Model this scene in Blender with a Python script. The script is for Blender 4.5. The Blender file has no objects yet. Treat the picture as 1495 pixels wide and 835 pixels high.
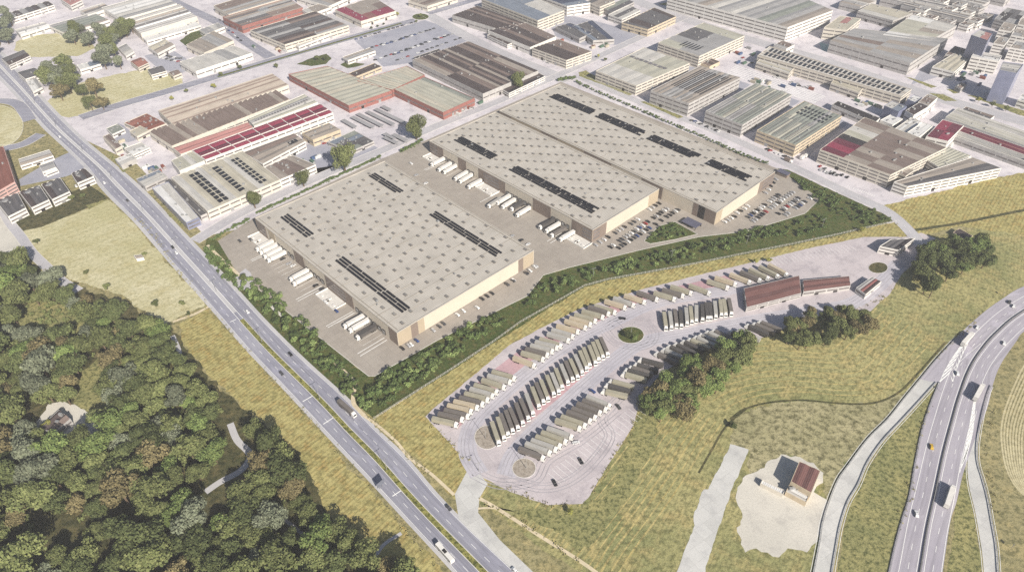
import bpy, math, random
from mathutils import Vector
R = random.Random(11)
S = bpy.context.scene
COL = S.collection
pi = math.pi

# ------------------------------------------------------------------ camera, sky, sun, exposure
CAMH, FPX, PITCH, ROLL = 340.0, 1053.6, math.radians(39.71), math.radians(-0.35)
cam = bpy.data.objects.new('camera', bpy.data.cameras.new('camera'))
COL.objects.link(cam)
cam.data.sensor_width = 36.0
cam.data.sensor_fit = 'HORIZONTAL'
cam.data.lens = 36.0 * FPX / 1495.0
cam.data.clip_start = 1.0
cam.data.clip_end = 9000.0
cam.location = (0, 0, CAMH)
from mathutils import Matrix
cam.matrix_world = Matrix.Translation((0, 0, CAMH)) @ Matrix.Rotation(pi / 2 - PITCH, 4, 'X') @ Matrix.Rotation(ROLL, 4, 'Z')
S.camera = cam

SUN_EL, SUN_AZ = math.radians(33), math.radians(-60)      # azimuth from +x, counter-clockwise
sunv = Vector((math.cos(SUN_EL) * math.cos(SUN_AZ), math.cos(SUN_EL) * math.sin(SUN_AZ), math.sin(SUN_EL)))
world = bpy.data.worlds.new("World")
S.world = world
world.use_nodes = True
wn = world.node_tree.nodes
sky = wn.new('ShaderNodeTexSky')
sky.sky_type = 'NISHITA'
sky.sun_disc = False
sky.sun_elevation = SUN_EL
sky.sun_rotation = math.atan2(sunv.x, sunv.y)
sky.dust_density = 1.5
world.node_tree.links.new(sky.outputs[0], wn['Background'].inputs[0])
wn['Background'].inputs[1].default_value = 0.058
sl = bpy.data.lights.new('sun', 'SUN')
sl.energy = 5.0
sl.angle = math.radians(0.5)
sl.color = (1.0, 0.93, 0.82)
so = bpy.data.objects.new('sun', sl)
COL.objects.link(so)
so.rotation_euler = sunv.to_track_quat('Z', 'Y').to_euler()
so.location = sunv * 600
S.view_settings.view_transform = 'Standard'
S.view_settings.look = 'None'
S.view_settings.exposure = 0.62
S.view_settings.gamma = 1.0
S.view_settings.use_curve_mapping = False
S.cycles.use_denoising = False
S.cycles.max_bounces = 5
S.cycles.diffuse_bounces = 2
S.cycles.volume_bounces = 0

# ------------------------------------------------------------------ helpers
_c, _s = math.cos(PITCH), math.sin(PITCH)
_cr, _sr = math.cos(ROLL), math.sin(ROLL)

def P(px, py, z=0.0):
    """plan position of a spot surveyed on the photograph, at height z"""
    x, y = px - 747.5, py - 417.5
    u, v = x * _cr + y * _sr, -x * _sr + y * _cr
    dy, dz = FPX * _c - v * _s, -FPX * _s - v * _c
    t = (CAMH - z) / -dz
    return Vector((u * t, dy * t, z))

def lerp(a, b, t):
    return a + (b - a) * t

class MB:
    def __init__(s):
        s.v, s.f, s.m, s.uv = [], [], [], []
    def face(s, pts, mat=0, uv=None):
        k = len(s.v)
        s.v += [Vector(p) for p in pts]
        s.f.append(list(range(k, k + len(pts))))
        s.m.append(mat)
        s.uv += uv if uv else [(p[0], p[1]) for p in pts]
    def obox(s, o, ax, ay, az, mat=0, bottom=False):
        o, ax, ay, az = Vector(o), Vector(ax), Vector(ay), Vector(az)
        p = [o, o + ax, o + ax + ay, o + ay]
        q = [a + az for a in p]
        la, lb, lc = ax.length, ay.length, az.length
        s.face(q, mat, [(0, 0), (la, 0), (la, lb), (0, lb)])
        for i in range(4):
            j = (i + 1) % 4
            w = la if i % 2 == 0 else lb
            s.face([p[i], p[j], q[j], q[i]], mat, [(0, 0), (w, 0), (w, lc), (0, lc)])
        if bottom:
            s.face(p[::-1], mat)
    def box(s, x0, x1, y0, y1, z0, z1, mat=0):
        s.obox((x0, y0, z0), (x1 - x0, 0, 0), (0, y1 - y0, 0), (0, 0, z1 - z0), mat, True)
    def prism(s, pts, z0, z1, mat=0, top=None):
        n = len(pts)
        for i in range(n):
            a, b = pts[i], pts[(i + 1) % n]
            w = math.hypot(b[0] - a[0], b[1] - a[1])
            s.face([(a[0], a[1], z0), (b[0], b[1], z0), (b[0], b[1], z1), (a[0], a[1], z1)], mat, [(0, 0), (w, 0), (w, z1 - z0), (0, z1 - z0)])
        s.face([(a[0], a[1], z1) for a in pts], mat if top is None else top)
    def cyl(s, c, axis, r0, r1, n=8, mat=0, cap=True):
        c, axis = Vector(c), Vector(axis)
        z = axis.normalized()
        x = z.orthogonal().normalized()
        y = z.cross(x)
        a = [c + (x * math.cos(2 * pi * i / n) + y * math.sin(2 * pi * i / n)) * r0 for i in range(n)]
        b = [c + axis + (x * math.cos(2 * pi * i / n) + y * math.sin(2 * pi * i / n)) * r1 for i in range(n)]
        for i in range(n):
            j = (i + 1) % n
            s.face([a[i], a[j], b[j], b[i]], mat)
        if cap:
            s.face(a[::-1], mat)
            s.face(b, mat)
    def mesh(s, name, mats, origin=(0, 0, 0)):
        o = Vector(origin)
        me = bpy.data.meshes.new(name)
        me.from_pydata([v - o for v in s.v], [], s.f)
        for m in (mats if isinstance(mats, (list, tuple)) else [mats]):
            me.materials.append(m)
        me.polygons.foreach_set('material_index', s.m)
        ul = me.uv_layers.new(name='UVMap')
        ul.data.foreach_set('uv', [c for p in s.uv for c in p])
        me.update()
        return me
    def build(s, name, mats, parent=None, origin=(0, 0, 0)):
        return link(name, s.mesh(name, mats, origin), parent, None if parent else origin)

def link(name, me, parent=None, loc=None):
    o = bpy.data.objects.new(name, me)
    COL.objects.link(o)
    if parent:
        o.parent = parent
    if loc is not None:
        o.location = loc
    return o

def tag(o, label=None, cat=None, group=None, kind=None):
    if label: o['label'] = label
    if cat: o['category'] = cat
    if group: o['group'] = group
    if kind: o['kind'] = kind
    return o

def thing(name, label, cat, loc=(0, 0, 0), rz=0.0, group=None):
    o = link(name, None, None, loc)
    o.rotation_euler = (0, 0, rz)
    o.empty_display_size = 0.5
    return tag(o, label, cat, group)

def copy_tree(o, parent=None):
    c = o.copy()
    COL.objects.link(c)
    if parent: c.parent = parent
    for ch in KIDS.get(o.name, []):
        copy_tree(ch, c)
    return c
KIDS = {}
def note(o):                      # remember the children of a thing that will be copied
    KIDS[o.name] = list(o.children)
    for c in o.children: note(c)
    return o

ORD = ['first', 'second', 'third', 'fourth', 'fifth', 'sixth', 'seventh', 'eighth', 'ninth', 'tenth', 'eleventh', 'twelfth', 'thirteenth',
       'fourteenth', 'fifteenth', 'sixteenth', 'seventeenth', 'eighteenth', 'nineteenth']
TENS = ['', '', 'twent', 'thirt', 'fort', 'fift', 'sixt', 'sevent', 'eight', 'ninet']
CARD = ['', 'first', 'second', 'third', 'fourth', 'fifth', 'sixth', 'seventh', 'eighth', 'ninth']
def nth(i):                       # 1-based
    if i <= 19: return ORD[i - 1]
    t, u = divmod(i, 10)
    return TENS[t] + ('ieth' if u == 0 else 'y-' + CARD[u])

def smooth(pts, k=6):
    """Catmull-Rom through the points"""
    pts = [Vector(p) for p in pts]
    if len(pts) < 3: return pts
    out = []
    q = [pts[0] * 2 - pts[1]] + pts + [pts[-1] * 2 - pts[-2]]
    for i in range(1, len(q) - 2):
        a, b, c, d = q[i - 1:i + 3]
        for j in range(k):
            t = j / k
            out.append(0.5 * ((2 * b) + (c - a) * t + (2 * a - 5 * b + 4 * c - d) * t * t + (3 * b - a - 3 * c + d) * t ** 3))
    out.append(pts[-1])
    return out

def resample(pts, step):
    out, acc = [pts[0]], 0.0
    for a, b in zip(pts, pts[1:]):
        L = (b - a).length
        while acc + step <= L + 1e-9 and L > 0:
            acc += step
            out.append(a.lerp(b, acc / L))
        acc -= L
        acc = acc if acc < 0 else 0
        if acc < 0: acc = acc  # distance still owed
    return out

def px_line(pts, k=6, z=0.0):
    return smooth([P(x, y) for x, y in pts], k)

def at_fracs(pts, n):
    d = [0.0]
    for a, b in zip(pts, pts[1:]): d.append(d[-1] + (b - a).length)
    out, j = [], 0
    for i in range(n + 1):
        t = d[-1] * i / n
        while j < len(d) - 2 and d[j + 1] < t: j += 1
        s = (t - d[j]) / max(d[j + 1] - d[j], 1e-9)
        out.append(pts[j].lerp(pts[j + 1], min(max(s, 0), 1)))
    return out

ROUGH = {'meadow': .8, 'straw_field': .6, 'farm_yard': .65, 'rough_grass': 1.4, 'clearing': 1.2, 'concrete_track': .28, 'lorry_park': .18, 'rubble_ground': .6, 'grass_field': 1.0, 'sports_pitch': .6, 'wood_floor': 1.5, 'lawn': .3, 'embankment': .6, 'grass_strip': .4}
def sheet(name, pts, mat, z, kind='structure', sm=0):
    pts = [P(*p) for p in pts]
    if sm: pts = smooth(pts + [pts[0]], sm)[:-1]
    j = ROUGH.get(name)
    if j:
        rq = random.Random(name + str(len(pts))); out = []
        for a, b in zip(pts, pts[1:] + pts[:1]):
            d = b - a; k = min(60, max(1, int(d.length / 2.2))); nn = Vector((-d.y, d.x, 0)).normalized(); w = 0
            for i in range(k):
                w = w * .6 + rq.gauss(0, j) * .8
                out.append(a + d * (i / k) + (nn * w if i else Vector((0, 0, 0))))
        pts = out
    mb = MB()
    mb.face([(p.x, p.y, z) for p in pts])
    o = mb.build(name, mat)
    return tag(o, kind=kind)

def strip_between(name, left, right, mat, z, n=60, k=6):
    a, b = at_fracs(px_line(left, k), n), at_fracs(px_line(right, k), n)
    mb = MB()
    run = 0.0
    for i in range(n):
        w0, w1, L = (b[i] - a[i]).length, (b[i + 1] - a[i + 1]).length, (a[i + 1] - a[i]).length
        mb.face([(p.x, p.y, z) for p in (a[i], a[i + 1], b[i + 1], b[i])], 0, [(run, 0), (run + L, 0), (run + L, w1), (run, w0)])
        run += L
    return tag(mb.build(name, mat), kind='structure'), a, b

def offset(pts, d):
    out = []
    for i, p in enumerate(pts):
        t = pts[min(i + 1, len(pts) - 1)] - pts[max(i - 1, 0)]
        t.z = 0
        t.normalize()
        out.append(p + Vector((t.y, -t.x, 0)) * d)     # d > 0: to the right
    return out

def ribbon_mb(mb, line, w, z, mat=0, h=0.0):
    a, b = offset(line, -w / 2), offset(line, w / 2)
    for i in range(len(line) - 1):
        q = [(p.x, p.y, z + h) for p in (a[i], a[i + 1], b[i + 1], b[i])]
        mb.face(q, mat)
        if h:
            for e in (a, b):
                mb.face([(e[i].x, e[i].y, z), (e[i + 1].x, e[i + 1].y, z), (e[i + 1].x, e[i + 1].y, z + h), (e[i].x, e[i].y, z + h)], mat)

def ribbon(name, pts, w, mat, z, k=6, h=0.0, kind='structure'):
    mb = MB()
    ribbon_mb(mb, px_line(pts, k), w, z, 0, h)
    return tag(mb.build(name, mat), kind=kind)

def dashes(mb, line, w, z, on, off):
    n = max(2, int(sum((b - a).length for a, b in zip(line, line[1:])) / 1.0))
    f = at_fracs(line, n)
    i = 0
    while i < n:
        j = min(n, i + int(on))
        ribbon_mb(mb, f[i:j + 1], w, z)
        i = j + int(off)

# ------------------------------------------------------------------ materials
def newmat(name):
    m = bpy.data.materials.new(name)
    m.use_nodes = True
    nt = m.node_tree
    return m, nt, nt.nodes['Principled BSDF']

def N(nt, kind, **kw):
    n = nt.nodes.new('ShaderNode' + kind)
    for k, v in kw.items():
        if k.startswith('i_'):
            n.inputs[k[2:]].default_value = v
        else:
            setattr(n, k, v)
    return n

def mixc(nt, fac, a, b, mode='MIX'):
    n = nt.nodes.new('ShaderNodeMix')
    n.data_type = 'RGBA'
    n.blend_type = mode
    for sock, val in ((n.inputs[0], fac), (n.inputs[6], a), (n.inputs[7], b)):
        if hasattr(val, 'is_output'): nt.links.new(val, sock)
        elif isinstance(val, (int, float)): sock.default_value = val
        else: sock.default_value = (*val, 1)
    return n.outputs[2]

def ramp(nt, src, lo, hi):
    n = N(nt, 'MapRange')
    nt.links.new(src, n.inputs[0])
    n.inputs[1].default_value, n.inputs[2].default_value = lo, hi
    return n.outputs[0]

def noise(nt, vec, scale, detail=3.0, rough=0.55):
    n = N(nt, 'TexNoise')
    n.inputs['Scale'].default_value = scale
    n.inputs['Detail'].default_value = detail
    n.inputs['Roughness'].default_value = rough
    nt.links.new(vec, n.inputs['Vector'])
    return n.outputs['Fac']

def mapping(nt, src, scale=(1, 1, 1), rz=0.0):
    n = N(nt, 'Mapping')
    n.inputs['Scale'].default_value = scale
    n.inputs['Rotation'].default_value = (0, 0, rz)
    nt.links.new(src, n.inputs['Vector'])
    return n.outputs[0]

_cache = {}
def plain(name, col, rough=0.7, metal=0.0, spec=0.3, var=0.12, scale=0.6):
    """a colour with a little uneven wear"""
    key = ('p', name)
    if key in _cache: return _cache[key]
    m, nt, b = newmat(name)
    g = N(nt, 'NewGeometry')
    f = noise(nt, g.outputs['Position'], scale, 4)
    f2 = ramp(nt, f, 0.3, 0.7)
    c = mixc(nt, f2, [x * (1 - var) for x in col], [min(1, x * (1 + var)) for x in col])
    nt.links.new(c, b.inputs['Base Color'])
    b.inputs['Roughness'].default_value = rough
    b.inputs['Metallic'].default_value = metal
    b.inputs['Specular IOR Level'].default_value = spec
    _cache[key] = m
    return m

def roofmat(name, col, streak=0.35, ribs=1.1, dirt=0.3):
    """profiled sheet roofing: ribs across the run and rain streaks along it (UV in metres: u along the run)"""
    key = ('r', name)
    if key in _cache: return _cache[key]
    m, nt, b = newmat('roofing_' + name)
    uv = N(nt, 'UVMap')
    st = noise(nt, mapping(nt, uv.outputs[0], (0.03, 0.9, 1)), 1.0, 5, 0.6)
    pa = noise(nt, mapping(nt, uv.outputs[0], (0.06, 0.06, 1)), 1.0, 4, 0.6)
    fi = noise(nt, mapping(nt, uv.outputs[0], (0.8, 0.8, 1)), 1.0, 3, 0.7)
    wv = N(nt, 'TexWave', wave_type='BANDS', bands_direction='Y')
    wv.inputs['Scale'].default_value = 0.32 / ribs
    wv.inputs['Distortion'].default_value = 0.4
    nt.links.new(uv.outputs[0], wv.inputs['Vector'])
    dark = [x * 0.45 for x in col]
    lite = [min(0.8, x * 1.25 + 0.02) for x in col]
    c = mixc(nt, ramp(nt, pa, 0.3, 0.72), col, lite)
    sm = N(nt, 'Math', operation='MULTIPLY')
    nt.links.new(ramp(nt, st, 0.42, 0.75), sm.inputs[0]); sm.inputs[1].default_value = streak * 1.6
    c = mixc(nt, sm.outputs[0], c, dark)
    fm = N(nt, 'Math', operation='MULTIPLY')
    nt.links.new(ramp(nt, fi, 0.5, 0.8), fm.inputs[0]); fm.inputs[1].default_value = dirt
    c = mixc(nt, fm.outputs[0], c, dark)
    wm = N(nt, 'Math', operation='MULTIPLY')
    nt.links.new(ramp(nt, wv.outputs['Fac'], 0.0, 0.3), wm.inputs[0]); wm.inputs[1].default_value = 1.0
    inv = N(nt, 'Math', operation='SUBTRACT'); inv.inputs[0].default_value = 0.30
    nt.links.new(wm.outputs[0], inv.inputs[1])
    c = mixc(nt, inv.outputs[0], c, dark)
    nt.links.new(c, b.inputs['Base Color'])
    bp = N(nt, 'Bump'); bp.inputs['Strength'].default_value = 0.4; bp.inputs['Distance'].default_value = 0.12
    nt.links.new(wv.outputs['Fac'], bp.inputs['Height'])
    nt.links.new(bp.outputs[0], b.inputs['Normal'])
    b.inputs['Roughness'].default_value = 0.6
    b.inputs['Specular IOR Level'].default_value = 0.3
    _cache[key] = m
    return m

def groundmat(name, c1, c2, dark, grain=1.0, gstr=0.7, patch=0.025, furrow=None, bump=0.7, warm=None):
    m, nt, b = newmat(name)
    g = N(nt, 'NewGeometry')
    pos = g.outputs['Position']
    big = noise(nt, pos, patch, 5, 0.6)
    c = mixc(nt, ramp(nt, big, 0.36, 0.64), c1, c2)
    mid = noise(nt, mapping(nt, pos, (1, 1, 1), 0.7), patch * 5, 4, 0.65)
    if warm: c = mixc(nt, ramp(nt, mid, 0.48, 0.72), c, warm)
    fine = noise(nt, pos, grain * 0.34, 7, 0.74)
    h = fine
    gm = N(nt, 'Math', operation='MULTIPLY')
    nt.links.new(ramp(nt, fine, 0.46, 0.60), gm.inputs[0]); gm.inputs[1].default_value = min(1.0, gstr * 1.15)
    c = mixc(nt, gm.outputs[0], c, dark)
    if furrow:
        ang, spacing, fs = furrow
        w = N(nt, 'TexWave', wave_type='BANDS', bands_direction='X', wave_profile='SIN')
        w.inputs['Scale'].default_value = 0.314 / spacing
        w.inputs['Distortion'].default_value = 0.7
        w.inputs['Detail'].default_value = 3.0
        w.inputs['Detail Scale'].default_value = 0.35
        nt.links.new(mapping(nt, pos, (1, 1, 1), -ang), w.inputs['Vector'])
        fm = N(nt, 'Math', operation='MULTIPLY')
        br = N(nt, 'Math', operation='MULTIPLY')
        nt.links.new(ramp(nt, w.outputs['Fac'], 0.45, 1.0), fm.inputs[0])
        nt.links.new(ramp(nt, mid, 0.25, 0.6), fm.inputs[1])
        nt.links.new(fm.outputs[0], br.inputs[0]); br.inputs[1].default_value = fs
        c = mixc(nt, br.outputs[0], c, dark)
    nt.links.new(c, b.inputs['Base Color'])
    bp = N(nt, 'Bump'); bp.inputs['Strength'].default_value = bump; bp.inputs['Distance'].default_value = 0.9
    nt.links.new(h, bp.inputs['Height'])
    nt.links.new(bp.outputs[0], b.inputs['Normal'])
    b.inputs['Roughness'].default_value = 0.95
    b.inputs['Specular IOR Level'].default_value = 0.1
    return m

def paving(name, col, col2, joint=0.0, size=6.0, ang=0.0, stain=0.35, fine=0.25, smudge=(0.3, 0.3, 0.32)):
    m, nt, b = newmat(name)
    g = N(nt, 'NewGeometry')
    pos = g.outputs['Position']
    c = mixc(nt, ramp(nt, noise(nt, pos, 0.02, 5, 0.6), 0.35, 0.65), col, col2)
    sm = N(nt, 'Math', operation='MULTIPLY')
    nt.links.new(ramp(nt, noise(nt, pos, 0.09, 6, 0.68), 0.5, 0.75), sm.inputs[0]); sm.inputs[1].default_value = stain
    c = mixc(nt, sm.outputs[0], c, [a * s for a, s in zip(col, (0.5, 0.5, 0.55))])
    fm = N(nt, 'Math', operation='MULTIPLY')
    nt.links.new(ramp(nt, noise(nt, pos, 1.1, 3, 0.7), 0.45, 0.75), fm.inputs[0]); fm.inputs[1].default_value = fine
    c = mixc(nt, fm.outputs[0], c, [a * 0.5 for a in col])
    if joint:
        br = N(nt, 'TexBrick')
        br.inputs['Scale'].default_value = 1.0
        br.inputs['Mortar Size'].default_value = 0.07
        br.inputs['Brick Width'].default_value = size
        br.inputs['Row Height'].default_value = size
        br.offset = 0.0
        nt.links.new(mapping(nt, pos, (1, 1, 1), -ang), br.inputs['Vector'])
        br.inputs['Color1'].default_value = (1, 1, 1, 1)
        br.inputs['Color2'].default_value = (0.9, 0.9, 0.9, 1)
        br.inputs['Mortar'].default_value = (1 - joint,) * 3 + (1,)
        c = mixc(nt, 1.0, c, br.outputs['Color'], 'MULTIPLY')
    nt.links.new(c, b.inputs['Base Color'])
    b.inputs['Roughness'].default_value = 0.85
    b.inputs['Specular IOR Level'].default_value = 0.2
    return m

def roadmat(name, col, col2, tr=0.5):
    m, nt, b = newmat(name)
    uv = N(nt, 'UVMap'); pos = N(nt, 'NewGeometry').outputs['Position']
    c = mixc(nt, ramp(nt, noise(nt, pos, 0.03, 5, 0.65), 0.35, 0.65), col, col2)
    for sc, k, lo, hi in (((0.004, 0.42, 1), tr, .46, .62), ((0.03, 1.3, 1), tr * .6, .5, .7)):
        f = N(nt, 'Math', operation='MULTIPLY')
        nt.links.new(ramp(nt, noise(nt, mapping(nt, uv.outputs[0], sc), 1.0, 4, 0.6), lo, hi), f.inputs[0]); f.inputs[1].default_value = k
        c = mixc(nt, f.outputs[0], c, [x * .55 for x in col])
    f = N(nt, 'Math', operation='MULTIPLY')
    nt.links.new(ramp(nt, noise(nt, mapping(nt, uv.outputs[0], (0.05, .12, 1)), 1.0, 2, 0.5), .62, .66), f.inputs[0]); f.inputs[1].default_value = .35
    c = mixc(nt, f.outputs[0], c, [min(1, x * 1.5) for x in col])
    nt.links.new(c, b.inputs['Base Color'])
    b.inputs['Roughness'].default_value = .85
    b.inputs['Specular IOR Level'].default_value = .2
    return m

def leafmat(name, a, b_, c_):
    m, nt, b = newmat(name)
    g = N(nt, 'NewGeometry')
    oi = N(nt, 'ObjectInfo')
    c = mixc(nt, ramp(nt, noise(nt, g.outputs['Position'], 0.45, 3, 0.6), 0.35, 0.65), a, b_)
    c = mixc(nt, g.outputs['Random Per Island'], c, c_) if 'Random Per Island' in g.outputs else c
    hs = N(nt, 'HueSaturation')
    nt.links.new(c, hs.inputs['Color'])
    mr = N(nt, 'MapRange'); nt.links.new(oi.outputs['Random'], mr.inputs[0])
    mr.inputs[3].default_value, mr.inputs[4].default_value = 0.72, 1.3
    nt.links.new(mr.outputs[0], hs.inputs['Value'])
    nt.links.new(hs.outputs[0], b.inputs['Base Color'])
    b.inputs['Roughness'].default_value = 0.8
    b.inputs['Specular IOR Level'].default_value = 0.15
    return m

E1 = math.radians(-46.01)
M_ground = groundmat('dry_ground', (0.27, 0.24, 0.12), (0.34, 0.30, 0.16), (0.10, 0.10, 0.045), 0.9, 0.7, 0.02, None, 0.8, (0.40, 0.33, 0.16))
M_field = groundmat('dry_meadow', (0.195, 0.215, 0.09), (0.39, 0.355, 0.165), (0.085, 0.09, 0.035), 0.9, 0.6, 0.014, (math.radians(-32), 2.2, 0.28), 0.8, (0.44, 0.355, 0.16))
M_straw = groundmat('straw_stubble', (0.36, 0.32, 0.13), (0.44, 0.385, 0.165), (0.12, 0.11, 0.04), 0.8, 0.55, 0.03, (E1 + 0.12, 2.6, 0.55), 0.7, (0.40, 0.28, 0.10))
M_pale = groundmat('mown_pale_field', (0.44, 0.41, 0.23), (0.58, 0.54, 0.37), (0.22, 0.21, 0.10), 1.2, 0.4, 0.016, (math.radians(130), 7, 0.25), 0.5, (0.45, 0.40, 0.22))
M_grass = groundmat('lawn_grass', (0.06, 0.088, 0.024), (0.10, 0.115, 0.038), (0.028, 0.042, 0.012), 1.3, 0.6, 0.05, None, 0.6, (0.15, 0.12, 0.05))
M_verge = groundmat('verge_grass', (0.23, 0.23, 0.10), (0.33, 0.30, 0.13), (0.07, 0.08, 0.03), 1.2, 0.8, 0.05, None, 0.7)
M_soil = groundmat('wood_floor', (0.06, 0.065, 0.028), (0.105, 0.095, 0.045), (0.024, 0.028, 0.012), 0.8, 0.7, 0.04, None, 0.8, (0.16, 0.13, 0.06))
M_rough = groundmat('rough_pasture', (0.30, 0.28, 0.15), (0.40, 0.36, 0.21), (0.10, 0.095, 0.045), 0.7, 0.8, 0.03, None, 0.9)
M_plough = groundmat('contour_stubble', (0.45, 0.40, 0.24), (0.52, 0.47, 0.30), (0.22, 0.18, 0.09), 0.9, 0.35, 0.02, None, 0.6)
M_city = paving('pale_yard_concrete', (0.51, 0.48, 0.515), (0.66, 0.625, 0.65), 0.0, 6, 0, 0.75, 0.4)
M_yard = paving('asphalt_yard', (0.30, 0.305, 0.36), (0.37, 0.37, 0.42), 0, 6, 0, 0.5, 0.3)
M_pool = plain('turquoise_yard', (0.33, 0.47, 0.47), .8)
M_street = paving('street_asphalt', (0.40, 0.39, 0.415), (0.46, 0.45, 0.47), 0, 6, 0, 0.35, 0.2)
M_road = roadmat('road_asphalt', (0.25, 0.25, 0.305), (0.32, 0.32, 0.37))
M_motor = roadmat('motorway_asphalt', (0.34, 0.32, 0.37), (0.40, 0.38, 0.42), .4)
M_shoulder = paving('hard_shoulder', (0.42, 0.415, 0.43), (0.48, 0.47, 0.48), 0, 6, 0, 0.25, 0.15)
M_ramp = paving('slip_road_concrete', (0.50, 0.50, 0.485), (0.58, 0.575, 0.56), .25, 7, .6, 0.5, 0.25)
M_apron = paving('warehouse_apron', (0.32, 0.285, 0.25), (0.37, 0.335, 0.295), 0.28, 4.5, E1, 0.2, 0.15)
M_park = paving('lorry_park_concrete', (0.475, 0.43, 0.45), (0.55, 0.50, 0.515), 0.25, 9, E1 - 0.2, 0.65, 0.35)
M_pink = paving('pink_bay_concrete', (0.47, 0.30, 0.33), (0.53, 0.37, 0.395), 0.25, 9, E1 - 0.2, 0.6, 0.35)
M_gravel = paving('pale_gravel', (0.50, 0.48, 0.43), (0.60, 0.57, 0.51), 0, 6, 0, 0.5, 0.4)
M_track = plain('sandy_track', (0.56, 0.48, 0.34), 0.95, 0, 0.1, 0.15, 0.3)
M_white = plain('road_paint', (0.78, 0.78, 0.76), 0.7, 0, 0.2, 0.08)
M_kerb = plain('kerb_stone', (0.58, 0.56, 0.53), 0.85, 0, 0.2, 0.12)

WALL = {
 'cream': plain('cream_render', (0.56, 0.52, 0.455), 0.85, 0, 0.2, 0.10, 0.25),
 'white': plain('white_render', (0.63, 0.61, 0.58), 0.85, 0, 0.2, 0.08, 0.25),
 'grey': plain('grey_render', (0.40, 0.385, 0.375), 0.85, 0, 0.2, 0.15, 0.25),
 'red': plain('red_brick_render', (0.27, 0.115, 0.10), 0.85, 0, 0.2, 0.15, 0.4),
 'stone': plain('sandy_render', (0.50, 0.42, 0.31), 0.85, 0, 0.2, 0.15, 0.25),
 'blue': plain('shade_blue_facade', (0.19, 0.205, 0.30), 0.25, 0, 0.6, 0.15, 0.1),  # bluish shade of the fronts painted into the wall colour, no glass
 'pink': plain('pink_render', (0.55, 0.36, 0.33), 0.85, 0, 0.2, 0.1, 0.3),
}
M_win = plain('window_glass', (0.15, 0.135, 0.135), 0.25, 0, 0.6, 0.3, 0.15)
M_dark = plain('dark_metal', (0.035, 0.03, 0.03), 0.5, 0.3, 0.4, 0.2)
M_solar = plain('solar_cells', (0.011, 0.010, 0.013), 0.3, 0.0, 0.5, 0.3, 0.4)
M_light = plain('rooflight_polycarbonate', (0.21, 0.20, 0.19), 0.3, 0, 0.5, 0.35, 0.06)
M_curb = plain('rooflight_curb', (0.17, 0.155, 0.14), 0.6, 0.2, 0.4, 0.1)
M_vent = plain('galvanised_vent', (0.36, 0.36, 0.36), 0.5, 0.4, 0.4, 0.15)
M_whroof = roofmat('warehouse_cream', (0.39, 0.363, 0.325), 0.09, 1.5, 0.08)
M_whwall = plain('cream_cladding', (0.55, 0.495, 0.415), 0.6, 0.1, 0.3, 0.03, 0.1)
M_brown = plain('taupe_cladding', (0.215, 0.17, 0.145), 0.6, 0.1, 0.3, 0.06, 0.1)
M_tan = plain('tan_cladding', (0.40, 0.335, 0.25), 0.6, 0.1, 0.3, 0.05, 0.1)
M_bark = plain('bark', (0.13, 0.095, 0.065), 0.95, 0, 0.1, 0.3, 2)

PAL = {'brown': (0.165, 0.125, 0.11), 'dkbrown': (0.062, 0.046, 0.045), 'taupe': (0.27, 0.235, 0.205), 'beige': (0.41, 0.38, 0.31), 'pale': (0.45, 0.435, 0.41),
       'grey': (0.28, 0.275, 0.275), 'dkgrey': (0.095, 0.09, 0.095), 'bluegrey': (0.16, 0.185, 0.23), 'sage': (0.37, 0.36, 0.30), 'crimson': (0.215, 0.03, 0.06),
       'rose': (0.33, 0.16, 0.15), 'redbrown': (0.20, 0.075, 0.055), 'white': (0.60, 0.595, 0.585), 'greengrey': (0.205, 0.22, 0.195), 'black': (0.03, 0.025, 0.028),
       'maroon': (0.115, 0.022, 0.04), 'navy': (0.05, 0.06, 0.10), 'tile': (0.26, 0.11, 0.085), 'darkred': (0.21, 0.085, 0.08), 'barnred': (0.155, 0.075, 0.068)}
def RM(c): return roofmat(c, PAL[c])

# ------------------------------------------------------------------ terrain and paved ground
g = MB(); g.face([(-6000, -1500, 0), (6000, -1500, 0), (6000, 9000, 0), (-6000, 9000, 0)])
tag(g.build('ground', M_ground), kind='structure')
Z = 0.01
sheet('city_paving', [(-420, -110), (1950, -110), (1950, 235), (1560, 236), (1470, 262), (1330, 290), (1345, 352), (1310, 335), (1140, 255), (900, 230), (560, 300), (370, 330), (300, 345), (200, 240), (-250, 30)], M_city, Z)
# fields on the city side
sheet('grass_field', [(64, 152), (95, 128), (130, 118), (215, 100), (262, 112), (268, 122), (165, 160), (100, 172), (78, 166)], M_pale, 0.04)
sheet('sports_pitch', [(22, 62), (45, 52), (110, 48), (140, 70), (115, 82), (45, 84), (20, 74)], M_pale, 0.04)
sheet('lawn', [(262, 60), (282, 46), (308, 40), (322, 47), (300, 58), (272, 68)], M_grass, 0.04)
sheet('lawn', [(433, 94), (458, 84), (477, 79), (484, 86), (476, 94), (455, 97)], M_grass, 0.04)
sheet('lawn', [(497, 95), (506, 90), (533, 94), (520, 98), (507, 100)], M_grass, 0.04)
sheet('meadow', [(38, 330), (60, 332), (158, 292), (185, 315), (246, 385), (300, 437), (300, 446), (262, 462), (240, 476), (180, 432), (110, 410), (70, 392), (50, 365), (30, 350)], M_pale, 0.03)
sheet('asphalt_yard', [(-80, 300), (-2, 300), (28, 346), (48, 370), (20, 374), (-80, 376)], M_gravel, 0.036)
sheet('garden_lawn', [(10, 320), (130, 270), (160, 290), (60, 332), (28, 338)], M_soil, 0.035)
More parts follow.
